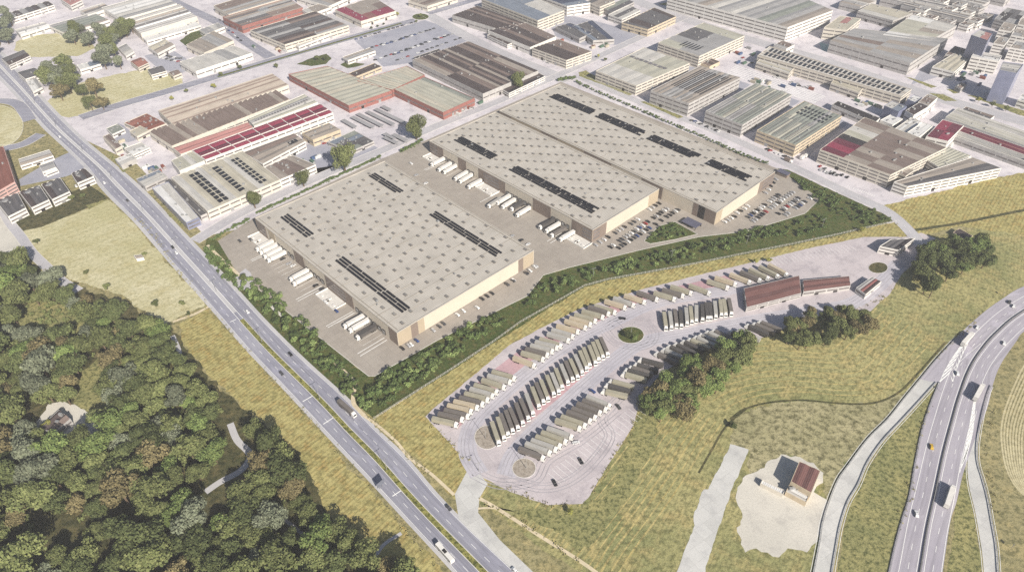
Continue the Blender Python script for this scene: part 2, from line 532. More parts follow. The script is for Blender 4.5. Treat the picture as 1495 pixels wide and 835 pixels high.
# verge left of the avenue and the wood floor
sheet('meadow', [(262, 475), (300, 446), (322, 470), (420, 578), (560, 735), (660, 850), (560, 850), (470, 735), (440, 660), (350, 590), (300, 540), (268, 500)], M_straw, 0.03)
sheet('wood_floor', [(-420, 330), (0, 340), (45, 372), (60, 395), (120, 420), (200, 450), (245, 478), (262, 490), (300, 545), (350, 592), (440, 655), (470, 725), (560, 800), (660, 880), (660, 1000), (-700, 1000)], M_soil, 0.02)
for p in ([(120, 545), (148, 520), (158, 530), (162, 570), (150, 600), (110, 592)], [(20, 455), (60, 440), (120, 455), (150, 490), (60, 505), (25, 490)]):
    sheet('clearing', p, M_verge, 0.03, sm=4)
# field strip between the warehouses and the lorry park
sheet('straw_field', [(536, 605), (656, 541), (720, 499), (760, 470), (854, 417), (888, 408), (1000, 388), (1098, 368), (1149, 358), (1220, 343), (1308, 324), (1345, 372), (1200, 400), (960, 480), (760, 640), (720, 690), (700, 735), (662, 728), (610, 670)], M_straw, 0.03)
sheet('meadow', [(690, 690), (760, 620), (930, 560), (960, 500), (1150, 440), (1300, 400), (1340, 350), (1420, 335), (1560, 300), (1560, 410), (1495, 418), (1436, 456), (1398, 490), (1368, 522), (1334, 564), (1296, 610), (1221, 707), (1196, 780), (1185, 860), (880, 860), (700, 735)], M_field, 0.02)
sheet('straw_field', [(1290, 300), (1462, 258), (1600, 232), (1700, 330), (1560, 352), (1400, 330), (1345, 345), (1320, 322)], M_straw, 0.025)
sheet('straw_field', [(1458, 545), (1500, 490), (1900, 300), (2100, 900), (1470, 900), (1452, 780), (1434, 660)], M_ground, 0.02)
sheet('rough_grass', [(1070, 606), (1110, 592), (1160, 586), (1230, 590), (1280, 588), (1320, 575), (1300, 606), (1266, 640), (1221, 706), (1208, 733), (1198, 690), (1166, 668), (1142, 666), (1095, 690), (1093, 656), (1066, 648)], M_rough, 0.034, sm=3)
ribbon('field_edge', [(1066, 612), (1085, 598), (1120, 588), (1170, 584), (1230, 589), (1275, 588), (1310, 574), (1340, 545), (1380, 500)], 1.4, M_soil, 0.04)
ribbon('field_edge', [(1020, 690), (1040, 655), (1060, 622), (1090, 596)], 1.2, M_soil, 0.041)
ribbon('field_track', [(1322, 338), (1400, 326), (1500, 306), (1640, 280)], 3.2, M_soil, 0.04)
sheet('rough_grass', [(704, 735), (760, 744), (850, 742), (900, 690), (935, 600), (960, 620), (930, 700), (860, 800), (800, 770)], M_verge, 0.03, sm=3)
# contour-harvested stubble right of the motorway: separate mown swathes
mb = MB()
for k in range(16):
    line = smooth([P(1600, 470 + k * 10), P(1520 + k * 1, 500 + k * 9), P(1470 + k * 4, 590 + k * 3), P(1464 + k * 4, 660), P(1492 + k * 2, 720 - k * 1), P(1580, 770 - k * 4)], 8)
    ribbon_mb(mb, line, 1.0, 0.05 + 0.004 * k)
tag(mb.build('mown_swathes', M_plough), kind='structure')
sheet('embankment', [(1368, 560), (1356, 592), (1340, 640), (1328, 720), (1312, 775), (1298, 840), (1220, 840), (1240, 740), (1262, 690), (1300, 636), (1340, 592)], M_verge, 0.035)
sheet('embankment', [(1410, 670), (1412, 705), (1428, 780), (1434, 840), (1380, 840), (1394, 752), (1404, 700)], M_verge, 0.035)

# ------------------------------------------------------------------ warehouse site
sheet('apron', [(345, 397), (318, 352), (371, 318), (560, 231), (627, 203), (728, 159), (819, 120), (1134, 246), (1197, 291), (1175, 312), (1090, 338), (1020, 346), (935, 365), (830, 391), (793, 402), (770, 432), (640, 496), (547, 549), (538, 549)], M_apron, 0.05)
sheet('lawn', [(318, 352), (345, 397), (538, 549), (547, 549), (640, 496), (770, 432), (793, 402), (830, 391), (935, 365), (1020, 346), (1090, 338), (1175, 312), (1197, 291), (1134, 246), (1150, 248), (1310, 322), (1220, 345), (1098, 370), (888, 410), (854, 419), (720, 501), (656, 543), (545, 610), (500, 578), (380, 464), (318, 402), (296, 368), (302, 346)], M_grass, 0.042)
sheet('garden_bed', [(940, 352), (962, 330), (985, 324), (1018, 342), (985, 350), (950, 356)], M_grass, 0.07)
mb = MB()
for pts in ([(345, 397), (538, 549), (547, 549), (640, 496), (770, 432), (793, 402), (830, 391), (935, 365), (1020, 346), (1090, 338), (1175, 312), (1197, 291), (1134, 246)],
            [(940, 352), (962, 330), (985, 324), (1018, 342), (985, 350), (950, 356), (940, 352)]):
    ribbon_mb(mb, [P(*p) for p in pts], 0.35, 0.05, 0, 0.13)
tag(mb.build('kerb', M_kerb), kind='structure')
ribbon('footpath', [(489, 528), (503, 543), (518, 560), (516, 575), (517, 590), (532, 607)], 2.6, M_track, 0.06)
ribbon('footpath', [(303, 358), (325, 380), (351, 403)], 2.4, M_track, 0.06)
ribbon('footpath', [(396, 446), (404, 455), (412, 461)], 2.4, M_kerb, 0.06)
sheet('gate_apron', [(346, 402), (358, 392), (366, 398), (372, 420), (352, 424), (340, 412)], M_street, 0.055)

# ------------------------------------------------------------------ lorry park ground
LP = [(621, 608), (640, 590), (700, 541), (745, 503), (800, 474), (850, 449), (950, 419), (1040, 397), (1110, 380), (1180, 363), (1262, 346), (1320, 346), (1345, 340), (1372, 350), (1345, 376), (1315, 402), (1300, 428), (1268, 456), (1240, 452), (1180, 452), (1140, 483), (1095, 500), (1020, 512), (965, 545), (935, 580), (925, 620), (900, 660), (862, 722), (850, 735), (800, 737), (740, 715), (702, 696), (690, 676), (668, 660), (640, 628)]
sheet('lorry_park', LP, M_park, 0.05)
sheet('pink_bays', [(640, 600), (700, 556), (760, 510), (830, 474), (925, 432), (1060, 402), (1080, 418), (955, 442), (860, 474), (770, 530), (718, 574), (668, 626), (640, 616)], M_pink, 0.06)
sheet('pink_bays', [(720, 640), (765, 590), (860, 520), (905, 515), (860, 545), (790, 602), (740, 640)], M_pink, 0.06)
sheet('access_road', [(664, 721), (688, 676), (712, 706), (700, 727), (698, 748), (730, 788), (782, 838), (752, 838), (710, 796), (670, 758)], M_ramp, 0.055)
ribbon('dirt_track', [(532, 607), (550, 620), (578, 644), (598, 668), (630, 692), (663, 722)], 1.8, M_track, 0.06)
ribbon('dirt_track', [(700, 727), (726, 742), (790, 783), (849, 820), (890, 850)], 2.0, M_track, 0.06)
ribbon('dirt_track', [(698, 742), (712, 741), (726, 742)], 1.2, M_track, 0.062)
M_bed = groundmat('gravel_bed', (0.32, 0.28, 0.24), (0.38, 0.34, 0.29), (0.18, 0.15, 0.12), 1.6, 0.6, 0.08, None, 0.4)
def oval(name, cx, cy, rx, ry, mat, z, rot=0.0):
    c = P(cx, cy); n = 40
    ax = P(cx + rx, cy + rx * math.tan(rot)) - c
    ay = P(cx, cy - ry) - c
    mb = MB(); pts = [c + ax * math.cos(2 * pi * i / n) + ay * math.sin(2 * pi * i / n) for i in range(n)]
    mb.face([(p.x, p.y, z) for p in pts])
    o = tag(mb.build(name, mat), kind='structure')
    k = MB(); ribbon_mb(k, pts + [pts[0]], 0.3, z - 0.03, 0, 0.14)
    tag(k.build('kerb', M_kerb), kind='structure')
    return o
oval('gravel_island', 711, 638, 18, 17, M_bed, 0.09, 0)
oval('gravel_island', 765, 683, 17, 14, M_bed, 0.09, 0)
oval('planted_island', 921, 489, 19, 12, M_grass, 0.09, 0)
oval('planted_island', 1282, 391, 14, 8, M_soil, 0.09, 0)
oval('roundabout_island', -4, 183, 38, 29, M_pale, 0.09, 0)
oval('roundabout_island', 614, 25, 12, 4.5, M_grass, 0.09, 0)

M_lane = paving('lorry_lane_asphalt', (0.42, 0.405, 0.45), (0.48, 0.46, 0.50), 0, 6, 0, 0.6, 0.3)
ribbon('drive_lane', [(700, 692), (684, 664), (684, 636), (700, 606), (760, 552), (830, 502), (890, 472), (960, 441), (1060, 424), (1085, 415)], 11, M_lane, 0.064, kind='structure')
ribbon('drive_lane', [(738, 694), (752, 662), (790, 622), (850, 566), (905, 520), (945, 498), (1020, 484), (1100, 468), (1200, 452), (1250, 440), (1290, 410), (1312, 385)], 11, M_lane, 0.066, kind='structure')
tm = MB(); rq = random.Random(8)
for base in ([(700, 692), (684, 664), (684, 636), (700, 606), (760, 552), (830, 502), (890, 472), (960, 441), (1060, 424)], [(738, 694), (752, 662), (790, 622), (850, 566), (905, 520), (945, 498), (1020, 484), (1100, 468), (1200, 452), (1250, 440), (1312, 385)],
             [(690, 690), (730, 706), (780, 700), (800, 670), (850, 640), (900, 600)], [(740, 700), (800, 712), (850, 690), (890, 640), (880, 610), (905, 580)], [(880, 480), (900, 500), (940, 505), (955, 488), (940, 470), (905, 468), (885, 480)]):
    l = px_line(base, 6)
    for o in (-3.4, -1.4, 1.2, 3.2):
        ribbon_mb(tm, offset(l, o + rq.uniform(-.3, .3)), .42, 0.07 + .001 * rq.randrange(4))
tag(tm.build('tyre_marks', plain('tyre_marks', (0.33, 0.315, 0.34), .9, 0, .1, .2, .1)), kind='structure')
bm_ = MB()
for i in range(22):
    a = P(800 + i * 6.2, 690 - i * 4.9); ribbon_mb(bm_, [a, a + Vector((7, -7.5, 0))], .16, .062)
for i in range(26):
    a = P(1100 + i * 5.5, 382 - i * 1.05); ribbon_mb(bm_, [a, a + Vector((3.5, -9, 0))], .16, .062)
tag(bm_.build('bay_markings', M_white), kind='structure')
# mowing lines in the meadow, following its edge
mw = MB()
edge = px_line([(1066, 606), (1085, 594), (1120, 584), (1170, 580), (1230, 585), (1275, 583), (1308, 570), (1336, 542), (1376, 498)], 8)
for k in range(1, 17):
    ribbon_mb(mw, offset(edge, -k * 4.6 + R.uniform(-.6, .6)), R.uniform(.5, 1.0), 0.024 + .0004 * k)
e2 = px_line([(1040, 612), (1010, 650), (985, 690), (950, 740), (905, 800), (880, 840)], 8)
for k in range(0, 16):
    ribbon_mb(mw, offset(e2, k * 3.6 - 6 + R.uniform(-.5, .5)), R.uniform(.5, 1.1), 0.023 + .0004 * k)
tag(mw.build('mowing_lines', groundmat('mown_line_grass', (0.40, 0.33, 0.13), (0.50, 0.42, 0.19), (0.16, 0.14, 0.06), .9, .8, .05, None, .6)), kind='structure')
# farm yard and concrete track
sheet('farm_yard', [(1088, 694), (1110, 684), (1140, 663), (1168, 667), (1202, 690), (1188, 718), (1210, 733), (1205, 762), (1194, 790), (1178, 806), (1150, 800), (1128, 812), (1104, 800), (1088, 806), (1076, 776), (1084, 750), (1074, 726)], M_gravel, 0.04)
sheet('concrete_track', [(1066, 648), (1093, 656), (1074, 700), (1050, 767), (1026, 845), (984, 845), (1014, 767), (1014, 746), (1028, 714), (1034, 714), (1062, 660)], M_ramp, 0.045)

# ------------------------------------------------------------------ roads
AV_LL = [(-30, 82), (20, 132), (46, 162), (68, 187), (96, 213), (128, 244), (156, 279), (197, 320), (220, 346), (252, 383), (286, 421), (324, 464), (360, 506), (400, 548), (432, 582), (480, 634), (546, 704), (590, 752), (640, 806), (680, 850)]
AV_RR = [(0, 78), (20, 100), (56, 140), (84, 170), (122, 207), (180, 255), (218, 290), (258, 333), (320, 398), (380, 464), (440, 524), (506, 584), (546, 626), (590, 668), (630, 716), (670, 758), (710, 796), (770, 852)]
def sh(pts, dx, dy=0): return [(x + dx, y + dy) for x, y in pts]
strip_between('avenue_shoulder', [(x - 5, y + 1) for x, y in AV_LL], [(x + 4, y - 2) for x, y in AV_RR], M_shoulder, 0.05, 90)
road, ra, rb = strip_between('avenue', AV_LL, AV_RR, M_road, 0.065, 90)
def across(t, i): return ra[i].lerp(rb[i], t)
mbm = MB()
for t in (0.015, 0.985):
    ribbon_mb(mbm, [across(t, i) for i in range(91)], 0.22, 0.075)
for t in (0.21, 0.75):
    dashes(mbm, [across(t, i) for i in range(91)], 0.2, 0.075, 4, 6)
for t in (0.405, 0.54):
    ribbon_mb(mbm, [across(t, i) for i in range(91)], 0.3, 0.075)
def crossline(px, py, px2, py2, w=0.55):
    ribbon_mb(mbm, [P(px, py), P(px2, py2)], w, 0.079)
for c in ((336, 470, 345, 466), (442, 586, 456, 578), (472, 619, 486, 610), (573, 724, 590, 713)): crossline(*c)
tag(mbm.build('lane_markings', M_white), kind='structure')
# median: paved upper part, planted lower part
mb = MB(); md = MB()
lo = [i for i in range(91) if ra[i].y < P(345, 466).y]
ribbon_mb(mb, [across(0.47, i) for i in lo], 3.6, 0.06, 0, 0.14)
tag(mb.build('median_kerb', M_kerb), kind='structure')
ribbon_mb(md, [across(0.47, i) for i in lo], 2.9, 0.214)
M_med = groundmat('median_planting', (0.20, 0.20, 0.06), (0.30, 0.28, 0.09), (0.06, 0.07, 0.02), 1.1, 0.9, 0.08, None, 0.9)
tag(md.build('median_planting', M_med), kind='structure')
mb = MB()
hi = [i for i in range(91) if ra[i].y >= P(345, 466).y]
ribbon_mb(mb, [across(0.47, i) for i in hi], 3.0, 0.07)
tag(mb.build('median_paving', M_shoulder), kind='structure')

# city streets
def street(pts, w, mat=M_street, z=0.05, centre=True):
    ribbon('street', pts, w, mat, z)
    k = MB(); l = px_line(pts, 5)
    for s in (-1, 1): ribbon_mb(k, offset(l, s * (w / 2 + 0.15)), 0.3, z - 0.01, 0, 0.13)
    tag(k.build('kerb', M_kerb), kind='structure')
    if centre:
        m = MB(); dashes(m, l, 0.18, z + 0.008, 3, 5)
        tag(m.build('lane_markings', M_white), kind='structure')
street([(284, 352), (320, 330), (362, 306), (462, 260), (562, 218), (640, 183), (725, 149), (822, 107), (880, 80), (950, 48), (1000, 25)], 11, M_street, 0.052)
street([(846, 112), (940, 152), (1040, 190), (1150, 240), (1240, 283), (1300, 312), (1345, 356), (1372, 380)], 10, M_street, 0.056)
street([(625, 22), (690, 58), (750, 86), (830, 118)], 17, M_street, 0.06)
street([(118, 172), (180, 152), (240, 135), (330, 108), (450, 73), (560, 42), (606, 30)], 15, M_road, 0.054)
street([(215, -20), (265, 8), (320, 34), (360, 62), (395, 84)], 15, M_road, 0.058)
street([(625, 20), (680, 4), (740, -14)], 14, M_road, 0.062)
street([(900, -12), (960, 14), (1080, 54), (1200, 88), (1290, 118), (1400, 152), (1560, 196)], 20, M_street, 0.064)
street([(-60, 200), (-10, 216), (30, 212), (60, 196)], 12, M_road, 0.057, False)
street([(-60, 160), (-10, 148), (25, 152), (44, 176)], 12, M_road, 0.059, False)
street([(520, 40), (470, 18), (420, -12)], 9, M_street, 0.057, False)
street([(0, 300), (14, 325), (30, 345), (46, 368), (62, 384), (90, 410), (115, 425)], 7, M_street, 0.058, False)
ribbon('forest_path', [(252, 490), (260, 508), (265, 526)], 3.0, M_shoulder, 0.06)
ribbon('forest_path', [(336, 618), (346, 642), (365, 664), (352, 686), (322, 703), (300, 718)], 4.0, M_shoulder, 0.06)
ribbon('forest_path', [(415, 758), (440, 778), (462, 800)], 2.0, M_shoulder, 0.06)
ribbon('forest_path', [(586, 778), (560, 795), (545, 818)], 2.0, M_shoulder, 0.06)
ribbon('dirt_track', [(252, 470), (285, 458), (304, 448)], 2.4, M_track, 0.06)
# striped roadway ghost island and hatched loading bays along the top street
mb = MB()
for i in range(14):
    a = P(1236 + i * 3.0, 273 + i * 1.1)
    ribbon_mb(mb, [a, a + Vector((2.2, 2.2, 0))], 0.4, 0.07)
tag(mb.build('hatched_markings', M_white), kind='structure')

for q in ([(156, 190), (172, 180), (181, 184), (196, 197), (214, 200), (188, 208), (165, 206)], [(518, 60), (620, 30), (664, 44), (690, 57), (600, 92), (560, 98)], [(420, 232), (446, 212), (478, 206), (512, 222), (545, 212), (560, 222), (470, 258), (450, 250)],
          [(800, 32), (830, 22), (880, 34), (940, 52), (905, 66), (850, 66), (812, 54)], [(497, 172), (600, 148), (640, 168), (600, 200), (560, 222), (520, 205)] and [(440, 260), (462, 246), (500, 240), (478, 256)],
          [(210, 82), (250, 72), (290, 98), (262, 108), (230, 100)], [(1168, 214), (1226, 174), (1240, 180), (1194, 216), (1180, 228)], [(1006, 156), (1078, 118), (1096, 124), (1028, 166)], [(1086, 186), (1152, 142), (1168, 148), (1100, 194)],
          [(935, 128), (1004, 97), (1018, 99), (948, 134)], [(80, 232), (112, 218), (130, 246), (96, 258), (30, 272), (28, 262)], [(1345, 100), (1362, 88), (1386, 108), (1330, 124)]):
    sheet('asphalt_yard', q, M_yard, 0.045)
sheet('turquoise_yard', [(1196, 62), (1212, 66), (1262, 84), (1245, 88), (1200, 74)], M_pool, 0.045)
for q in ([(845, 106), (856, 103), (862, 108), (900, 126), (925, 138), (918, 140), (880, 124), (846, 112)], [(935, 149), (942, 148), (998, 171), (990, 173)], [(960, 6), (975, 4), (1150, 50), (1140, 54)], [(1320, 112), (1330, 114), (1368, 127), (1360, 129)], [(1381, 130), (1392, 131), (1402, 136), (1392, 137)],
          [(1412, 139), (1424, 140), (1560, 182), (1550, 190), (1460, 158)], [(1356, 136), (1378, 138), (1398, 148), (1380, 148)], [(125, 300), (158, 290), (150, 296), (130, 306)], [(243, 312), (250, 311), (272, 328), (266, 331)], [(155, 222), (162, 222), (186, 248), (180, 252)]):
    sheet('grass_strip', q, M_verge, 0.075)
mb = MB()
for k in range(7):
    a, b = P(1061 + k * 2.1, 107 - k * 1.9), P(1190 + k * 2.4, 151 - k * 1.6)
    ribbon_mb(mb, [a, b], 1.2, 0.056)
tag(mb.build('striped_paving', M_white), kind='structure')
mb = MB()
ribbon_mb(mb, px_line([(318, 113), (400, 89), (500, 60), (586, 35)], 5), 1.6, 0.06, 0, 0.9)
tag(mb.build('clipped_hedge', M_grass), 'low clipped hedge along the middle of the wide blue street', 'hedge')
# motorway
MW_L = [(1700, 350), (1580, 388), (1495, 418), (1464, 436), (1436, 456), (1398, 490), (1368, 522), (1342, 553)]
MW_Lb = [(1376, 547), (1370, 558), (1356, 592), (1344, 630), (1335, 674), (1326, 724), (1316, 756), (1306, 792), (1296, 836), (1290, 862)]
MW_R = [(1700, 378), (1600, 425), (1540, 455), (1495, 484), (1484, 498), (1462, 530), (1450, 560), (1443, 590), (1432, 620), (1420, 650), (1407, 688), (1402, 708), (1396, 734), (1388, 758), (1380, 808), (1376, 836), (1372, 862)]
RAMP_L = [(1398, 490), (1368, 522), (1344, 551), (1320, 580), (1296, 610), (1266, 640), (1236, 680), (1222, 700), (1208, 734), (1199, 764), (1195, 790), (1186, 836), (1180, 865)]
RAMP_R = [(1430, 500), (1398, 528), (1368, 559), (1340, 590), (1316, 616), (1290, 644), (1268, 676), (1254, 708), (1239, 734), (1228, 768), (1222, 800), (1216, 836), (1212, 865)]
RR_L = [(1428, 600), (1420, 630), (1413, 668), (1414, 704), (1424, 748), (1430, 782), (1434, 808), (1437, 840), (1440, 865)]
RR_R = [(1448, 564), (1442, 580), (1434, 612), (1428, 650), (1429, 676), (1436, 700), (1443, 726), (1450, 764), (1456, 798), (1459, 836), (1462, 865)]
strip_between('slip_road', RAMP_L, RAMP_R, M_ramp, 0.045, 60)
strip_between('slip_road', RR_L, RR_R, M_ramp, 0.045, 50)
mwl = MW_L[:-1] + [(1378, 540)] + MW_Lb[1:]
mwroad, ma, mc = strip_between('motorway', MW_L[:-2] + [(1384, 506), (1376, 540), (1370, 558)] + MW_Lb[2:], MW_R, M_motor, 0.06, 110)
strip_between('motorway', [(1495, 418), (1464, 436), (1436, 456), (1398, 490), (1368, 522), (1342, 553)], [(1500, 446), (1470, 462), (1440, 490), (1405, 520), (1385, 540), (1369, 559)], M_motor, 0.058, 30)
mmk = MB()
MEDL = px_line([(1700, 362), (1590, 402), (1495, 454), (1454, 487), (1430, 515), (1414, 542), (1400, 580), (1390, 615), (1378, 660), (1366, 716), (1354, 770), (1343, 836), (1338, 862)], 8)
medf = at_fracs(MEDL, 110)
for o in (-1.6, 1.6): ribbon_mb(mmk, offset(medf, o), 0.25, 0.072)
wl, wr = 10.4, 10.4
mdk = MB(); ribbon_mb(mdk, medf, 1.0, 0.07)
tag(mdk.build('median_drain', plain('median_gravel', (0.09, 0.085, 0.09), .9)), kind='structure')
for sgn in (-1, 1):
    ribbon_mb(mmk, offset(medf, sgn * 9.2), 0.25, 0.072)
    dashes(mmk, offset(medf, sgn * 5.4), 0.22, 0.072, 4, 8)
# chevrons in the two gores
ga = px_line([(1372, 557), (1380, 540), (1392, 520), (1405, 502), (1418, 486)], 6)
gb = px_line([(1391, 557), (1396, 540), (1404, 520), (1412, 503), (1420, 486)], 6)
fa, fb = at_fracs(ga, 11), at_fracs(gb, 11)
for i in range(0, 10):
    mid = fa[i + 1].lerp(fb[i + 1], 0.5)
    ribbon_mb(mmk, [fa[i], mid + (mid - fa[i].lerp(fb[i], 0.5)) * 0.8, fb[i]], 0.8, 0.078)
ribbon_mb(mmk, ga, 0.3, 0.08); ribbon_mb(mmk, gb, 0.3, 0.08)
ga = px_line([(1424, 574), (1419, 600), (1414, 630), (1408, 660), (1401, 690)], 6)
gb = px_line([(1425, 574), (1423, 600), (1420, 630), (1414, 655), (1408, 672)], 6)
fa, fb = at_fracs(ga, 18), at_fracs(gb, 18)
for i in range(1, 18): ribbon_mb(mmk, [fa[i], fb[max(i - 1, 0)]], 0.6, 0.078)
ribbon_mb(mmk, ga, 0.3, 0.08); ribbon_mb(mmk, gb, 0.3, 0.08)
for e, o in ((RAMP_L, 0.9), (RAMP_R, -0.9), (RR_L, 0.7), (RR_R, -0.7)):
    ribbon_mb(mmk, offset(px_line(e, 6), o), 0.22, 0.074)
tag(mmk.build('motorway_markings', M_white), kind='structure')
def guard_rail(pts, label, z=0.06, off=0.0, world_pts=None):
    l = offset(world_pts if world_pts else px_line(pts, 6), off)
    o = l[0].copy(); o.z = 0
    t = thing('guard_rail', label, 'guard rail', o)
    mb = MB(); ribbon_mb(mb, l, 0.3, 0.45, 0, 0.4); mb.build('rail', M_vent, t, o)
    mb = MB()
    L = sum((b - a).length for a, b in zip(l, l[1:]))
    for q in at_fracs(l, int(L / 4)): mb.box(q.x - 0.07, q.x + 0.07, q.y - 0.07, q.y + 0.07, 0.05, 0.6)
    tag(mb.build('rail_posts', M_dark, t, o), kind='stuff')
guard_rail(None, 'steel guard rail along the middle of the motorway', world_pts=medf)
guard_rail(MW_Lb[1:], 'steel guard rail on the motorway edge beside the grass triangle', off=-0.6)
guard_rail(RAMP_R[2:], 'steel guard rail on the inner edge of the pale exit slip road', off=0.5)
guard_rail(RAMP_L, 'steel guard rail on the outer field edge of the exit slip road', off=-0.6)
guard_rail(RR_R, 'steel guard rail beside the entry slip road and the swathed field', off=0.6)

# ------------------------------------------------------------------ buildings
def bld(label, h, pts, cols, n=6, m=1, axis=0, prof='gable', rh=0.7, wall='cream', st=2, cat='warehouse', name='warehouse', bars=(), vents=4, par=0.45, seq=False, doors=True, group=None, winc=None, gap=9.0):
    L, T, Rr, B = [P(*p, h) if p else None for p in pts]
    if Rr is None: Rr = T + B - L
    C = [L, T, Rr, B]
    rg = random.Random(label)
    o = (L + T + Rr + B) / 4; o.z = 0
    root = thing(name, label, cat, o, 0, group)
    mb = MB()
    for i in range(4):
        a, b = C[i], C[(i + 1) % 4]
        w = (b - a).length
        mb.face([(a.x, a.y, 0), (b.x, b.y, 0), (b.x, b.y, h), (a.x, a.y, h)], 0, [(0, 0), (w, 0), (w, h), (0, h)])
    # parapet: a low kerb standing on the wall head
    for i in range(4):
        a, b = C[i], C[(i + 1) % 4]
        d = (b - a).normalized(); nn = Vector((d.y, -d.x, 0))     # inward for clockwise outline
        mb.obox(a + Vector((0, 0, 0.002)), b - a - d * 0.31, nn * 0.3, (0, 0, par), 0)
    mb.build('wall', WALL[wall], root, o)
    inset = lambda u, v: lerp(lerp(L, T, u), lerp(B, Rr, u), v)
    eu, ev = 0.32 / max((T - L).length, 1), 0.32 / max((B - L).length, 1)
    def Q(u, v, z=0.0):
        p = inset(eu + u * (1 - 2 * eu), ev + v * (1 - 2 * ev))
        return Vector((p.x, p.y, h - 0.05 + z))
    lu, lv = (T - L).length, (B - L).length
    mb = MB(); names = []
    def slot(c):
        if c not in names: names.append(c)
        return names.index(c)
    for i in range(n):
        for j in range(m):
            c = cols[(i + j * n) % len(cols)] if seq else rg.choice(cols)
            k = slot(c)
            s0, s1, sm = i / n, (i + 1) / n, (i + 0.5) / n
            if prof == 'saw': sm = (i + 0.85) / n
            r0, r1 = j / m, (j + 1) / m
            A = (lambda r, s, z: Q(r, s, z)) if axis == 0 else (lambda r, s, z: Q(s, r, z))
            lr, ls = (lu, lv) if axis == 0 else (lv, lu)
            if prof == 'flat':
                zz = 0.02 + 0.15 * ((i + j) % 2)
                mb.face([A(r0, s0, zz), A(r1, s0, zz), A(r1, s1, zz), A(r0, s1, zz)], k, [(r0 * lr, s0 * ls), (r1 * lr, s0 * ls), (r1 * lr, s1 * ls), (r0 * lr, s1 * ls)])
            else:
                for q0, q1, z0, z1 in ((s0, sm, 0.0, rh), (sm, s1, rh, 0.0)):
                    mb.face([A(r0, q0, z0), A(r1, q0, z0), A(r1, q1, z1), A(r0, q1, z1)], k, [(r0 * lr, q0 * ls), (r1 * lr, q0 * ls), (r1 * lr, q1 * ls), (r0 * lr, q1 * ls)])
                for r in ((0,) if j == 0 else ()) + ((1,) if j == m - 1 else ()):
                    mb.face([A(r, s0, 0), A(r, s1, 0), A(r, sm, rh)], k)
    mb.build('roof', [RM(c) for c in names], root, o)
    # window bands
    for s in range(st):
        z0 = h * (s + 0.45) / st * 0.94
        hh = min(1.3, h / st * 0.36)
        mb = MB()
        for i in range(4):
            a, b = C[i], C[(i + 1) % 4]
            d = b - a; w = d.length; d = d / w
            nn = Vector((-d.y, d.x, 0))
            k = max(1, int(w / gap)); seg = w / k
            for q in range(k):
                a0 = a + d * (q * seg + 0.6); a0.z = z0
                mb.obox(a0 - nn * 0.1, d * (seg - 1.2), nn * 0.16, (0, 0, hh), 0, True)
        if mb.f: mb.build('window_band', winc or M_win, root, o)
    if doors:
        for i in (2, 3):
            a, b = C[i], C[(i + 1) % 4]
            w = (b - a).length; d = (b - a) / w; nn = Vector((-d.y, d.x, 0))
            for f in ((0.3, 0.7) if w > 30 else (0.5,) if w > 12 else ()):
                a0 = a + d * (w * f - 1.6); a0.z = 0.0
                mb = MB(); mb.obox(a0 - nn * 0.1, d * 3.2, nn * 0.2, (0, 0, min(h * 0.38, 3.4)), 0)
                mb.build('loading_door', M_vent if rg.random() < .5 else M_dark, root, o)
    for (u0, u1, v0, v1, nu, nv, fu, fv, c) in bars:
        for a in range(nu):
            for b in range(nv):
                ua, ub = lerp(u0, u1, (a + (1 - fu) / 2) / nu), lerp(u0, u1, (a + (1 + fu) / 2) / nu)
                va, vb = lerp(v0, v1, (b + (1 - fv) / 2) / nv), lerp(v0, v1, (b + (1 + fv) / 2) / nv)
                p = [Q(ua, va), Q(ub, va), Q(ub, vb), Q(ua, vb)]
                mb = MB(); mb.prism(p, h - 0.04, h + rh * 0.75 + 0.1)
                mb.build('skylight' if c in (M_solar, M_win, M_light) else 'roof_panel', c, root, o)
    for _ in range(vents):
        u, v = rg.uniform(.08, .92), rg.uniform(.08, .92)
        p = Q(u, v); s = rg.uniform(0.5, 1.0)
        mb = MB(); mb.box(p.x - s, p.x + s, p.y - s * .7, p.y + s * .7, h, h + rh + rg.uniform(0.5, 1.2))
        mb.build('roof_vent', M_vent, root, o)
    return root

D = M_win
# -- north-west quarter, beyond the avenue
bld('long terrace with dark roof and white cross parapets in the far left corner', 7, ((8, 21), (70, 2), (79, 8), (16, 28)), ['dkgrey', 'grey', 'dkbrown'], 7, 1, 1, wall='white', st=2, cat='terrace', name='terrace_house')
bld('pinkish brown flat roofed block at the top edge, far left', 8, ((88, -1), (104, -8), (120, 1), (103, 9)), ['rose', 'brown'], 3, wall='white', st=2, cat='building', name='office_block')
bld('hazy grey shed with pale front beside the far left sports pitch', 6, ((70, 38), (136, 19), (160, 30), (96, 50)), ['grey', 'greengrey', 'taupe'], 5, wall='white', st=1)
bld('white striped shed behind the field at far left', 6, ((22, 44), (64, 33), (74, 38), (30, 52)), ['white', 'pale', 'grey'], 4, wall='white', st=1)
bld('broad grey roof with white and black stripes by the far left crossroads', 9, ((184, 30), (262, 7), (288, 26), (206, 51)), ['grey', 'pale', 'taupe', 'grey', 'dkgrey', 'white', 'grey'], 9, 1, 0, 'saw', 1.5, 'cream', 1, seq=True)
bld('large pale hall behind the black and white striped roof', 9, ((148, 12), (228, -10), (258, 6), (178, 29)), ['pale', 'grey', 'pale', 'white'], 5, 1, 0, 'gable', 0.8, 'white', 1)
bld('long white flat hall below the striped roof, far left', 5, ((204, 52), (284, 30), (293, 38), (214, 61)), ['white'], 2, 1, 0, 'flat', 0.4, 'white', 1)
bld('small tan roofed house above the blue car park, far left', 6, ((216, 69), (240, 58), (255, 66), (230, 79)), ['taupe', 'beige'], 2, 1, 0, 'gable', 1.4, 'white', 1, cat='house', name='house')
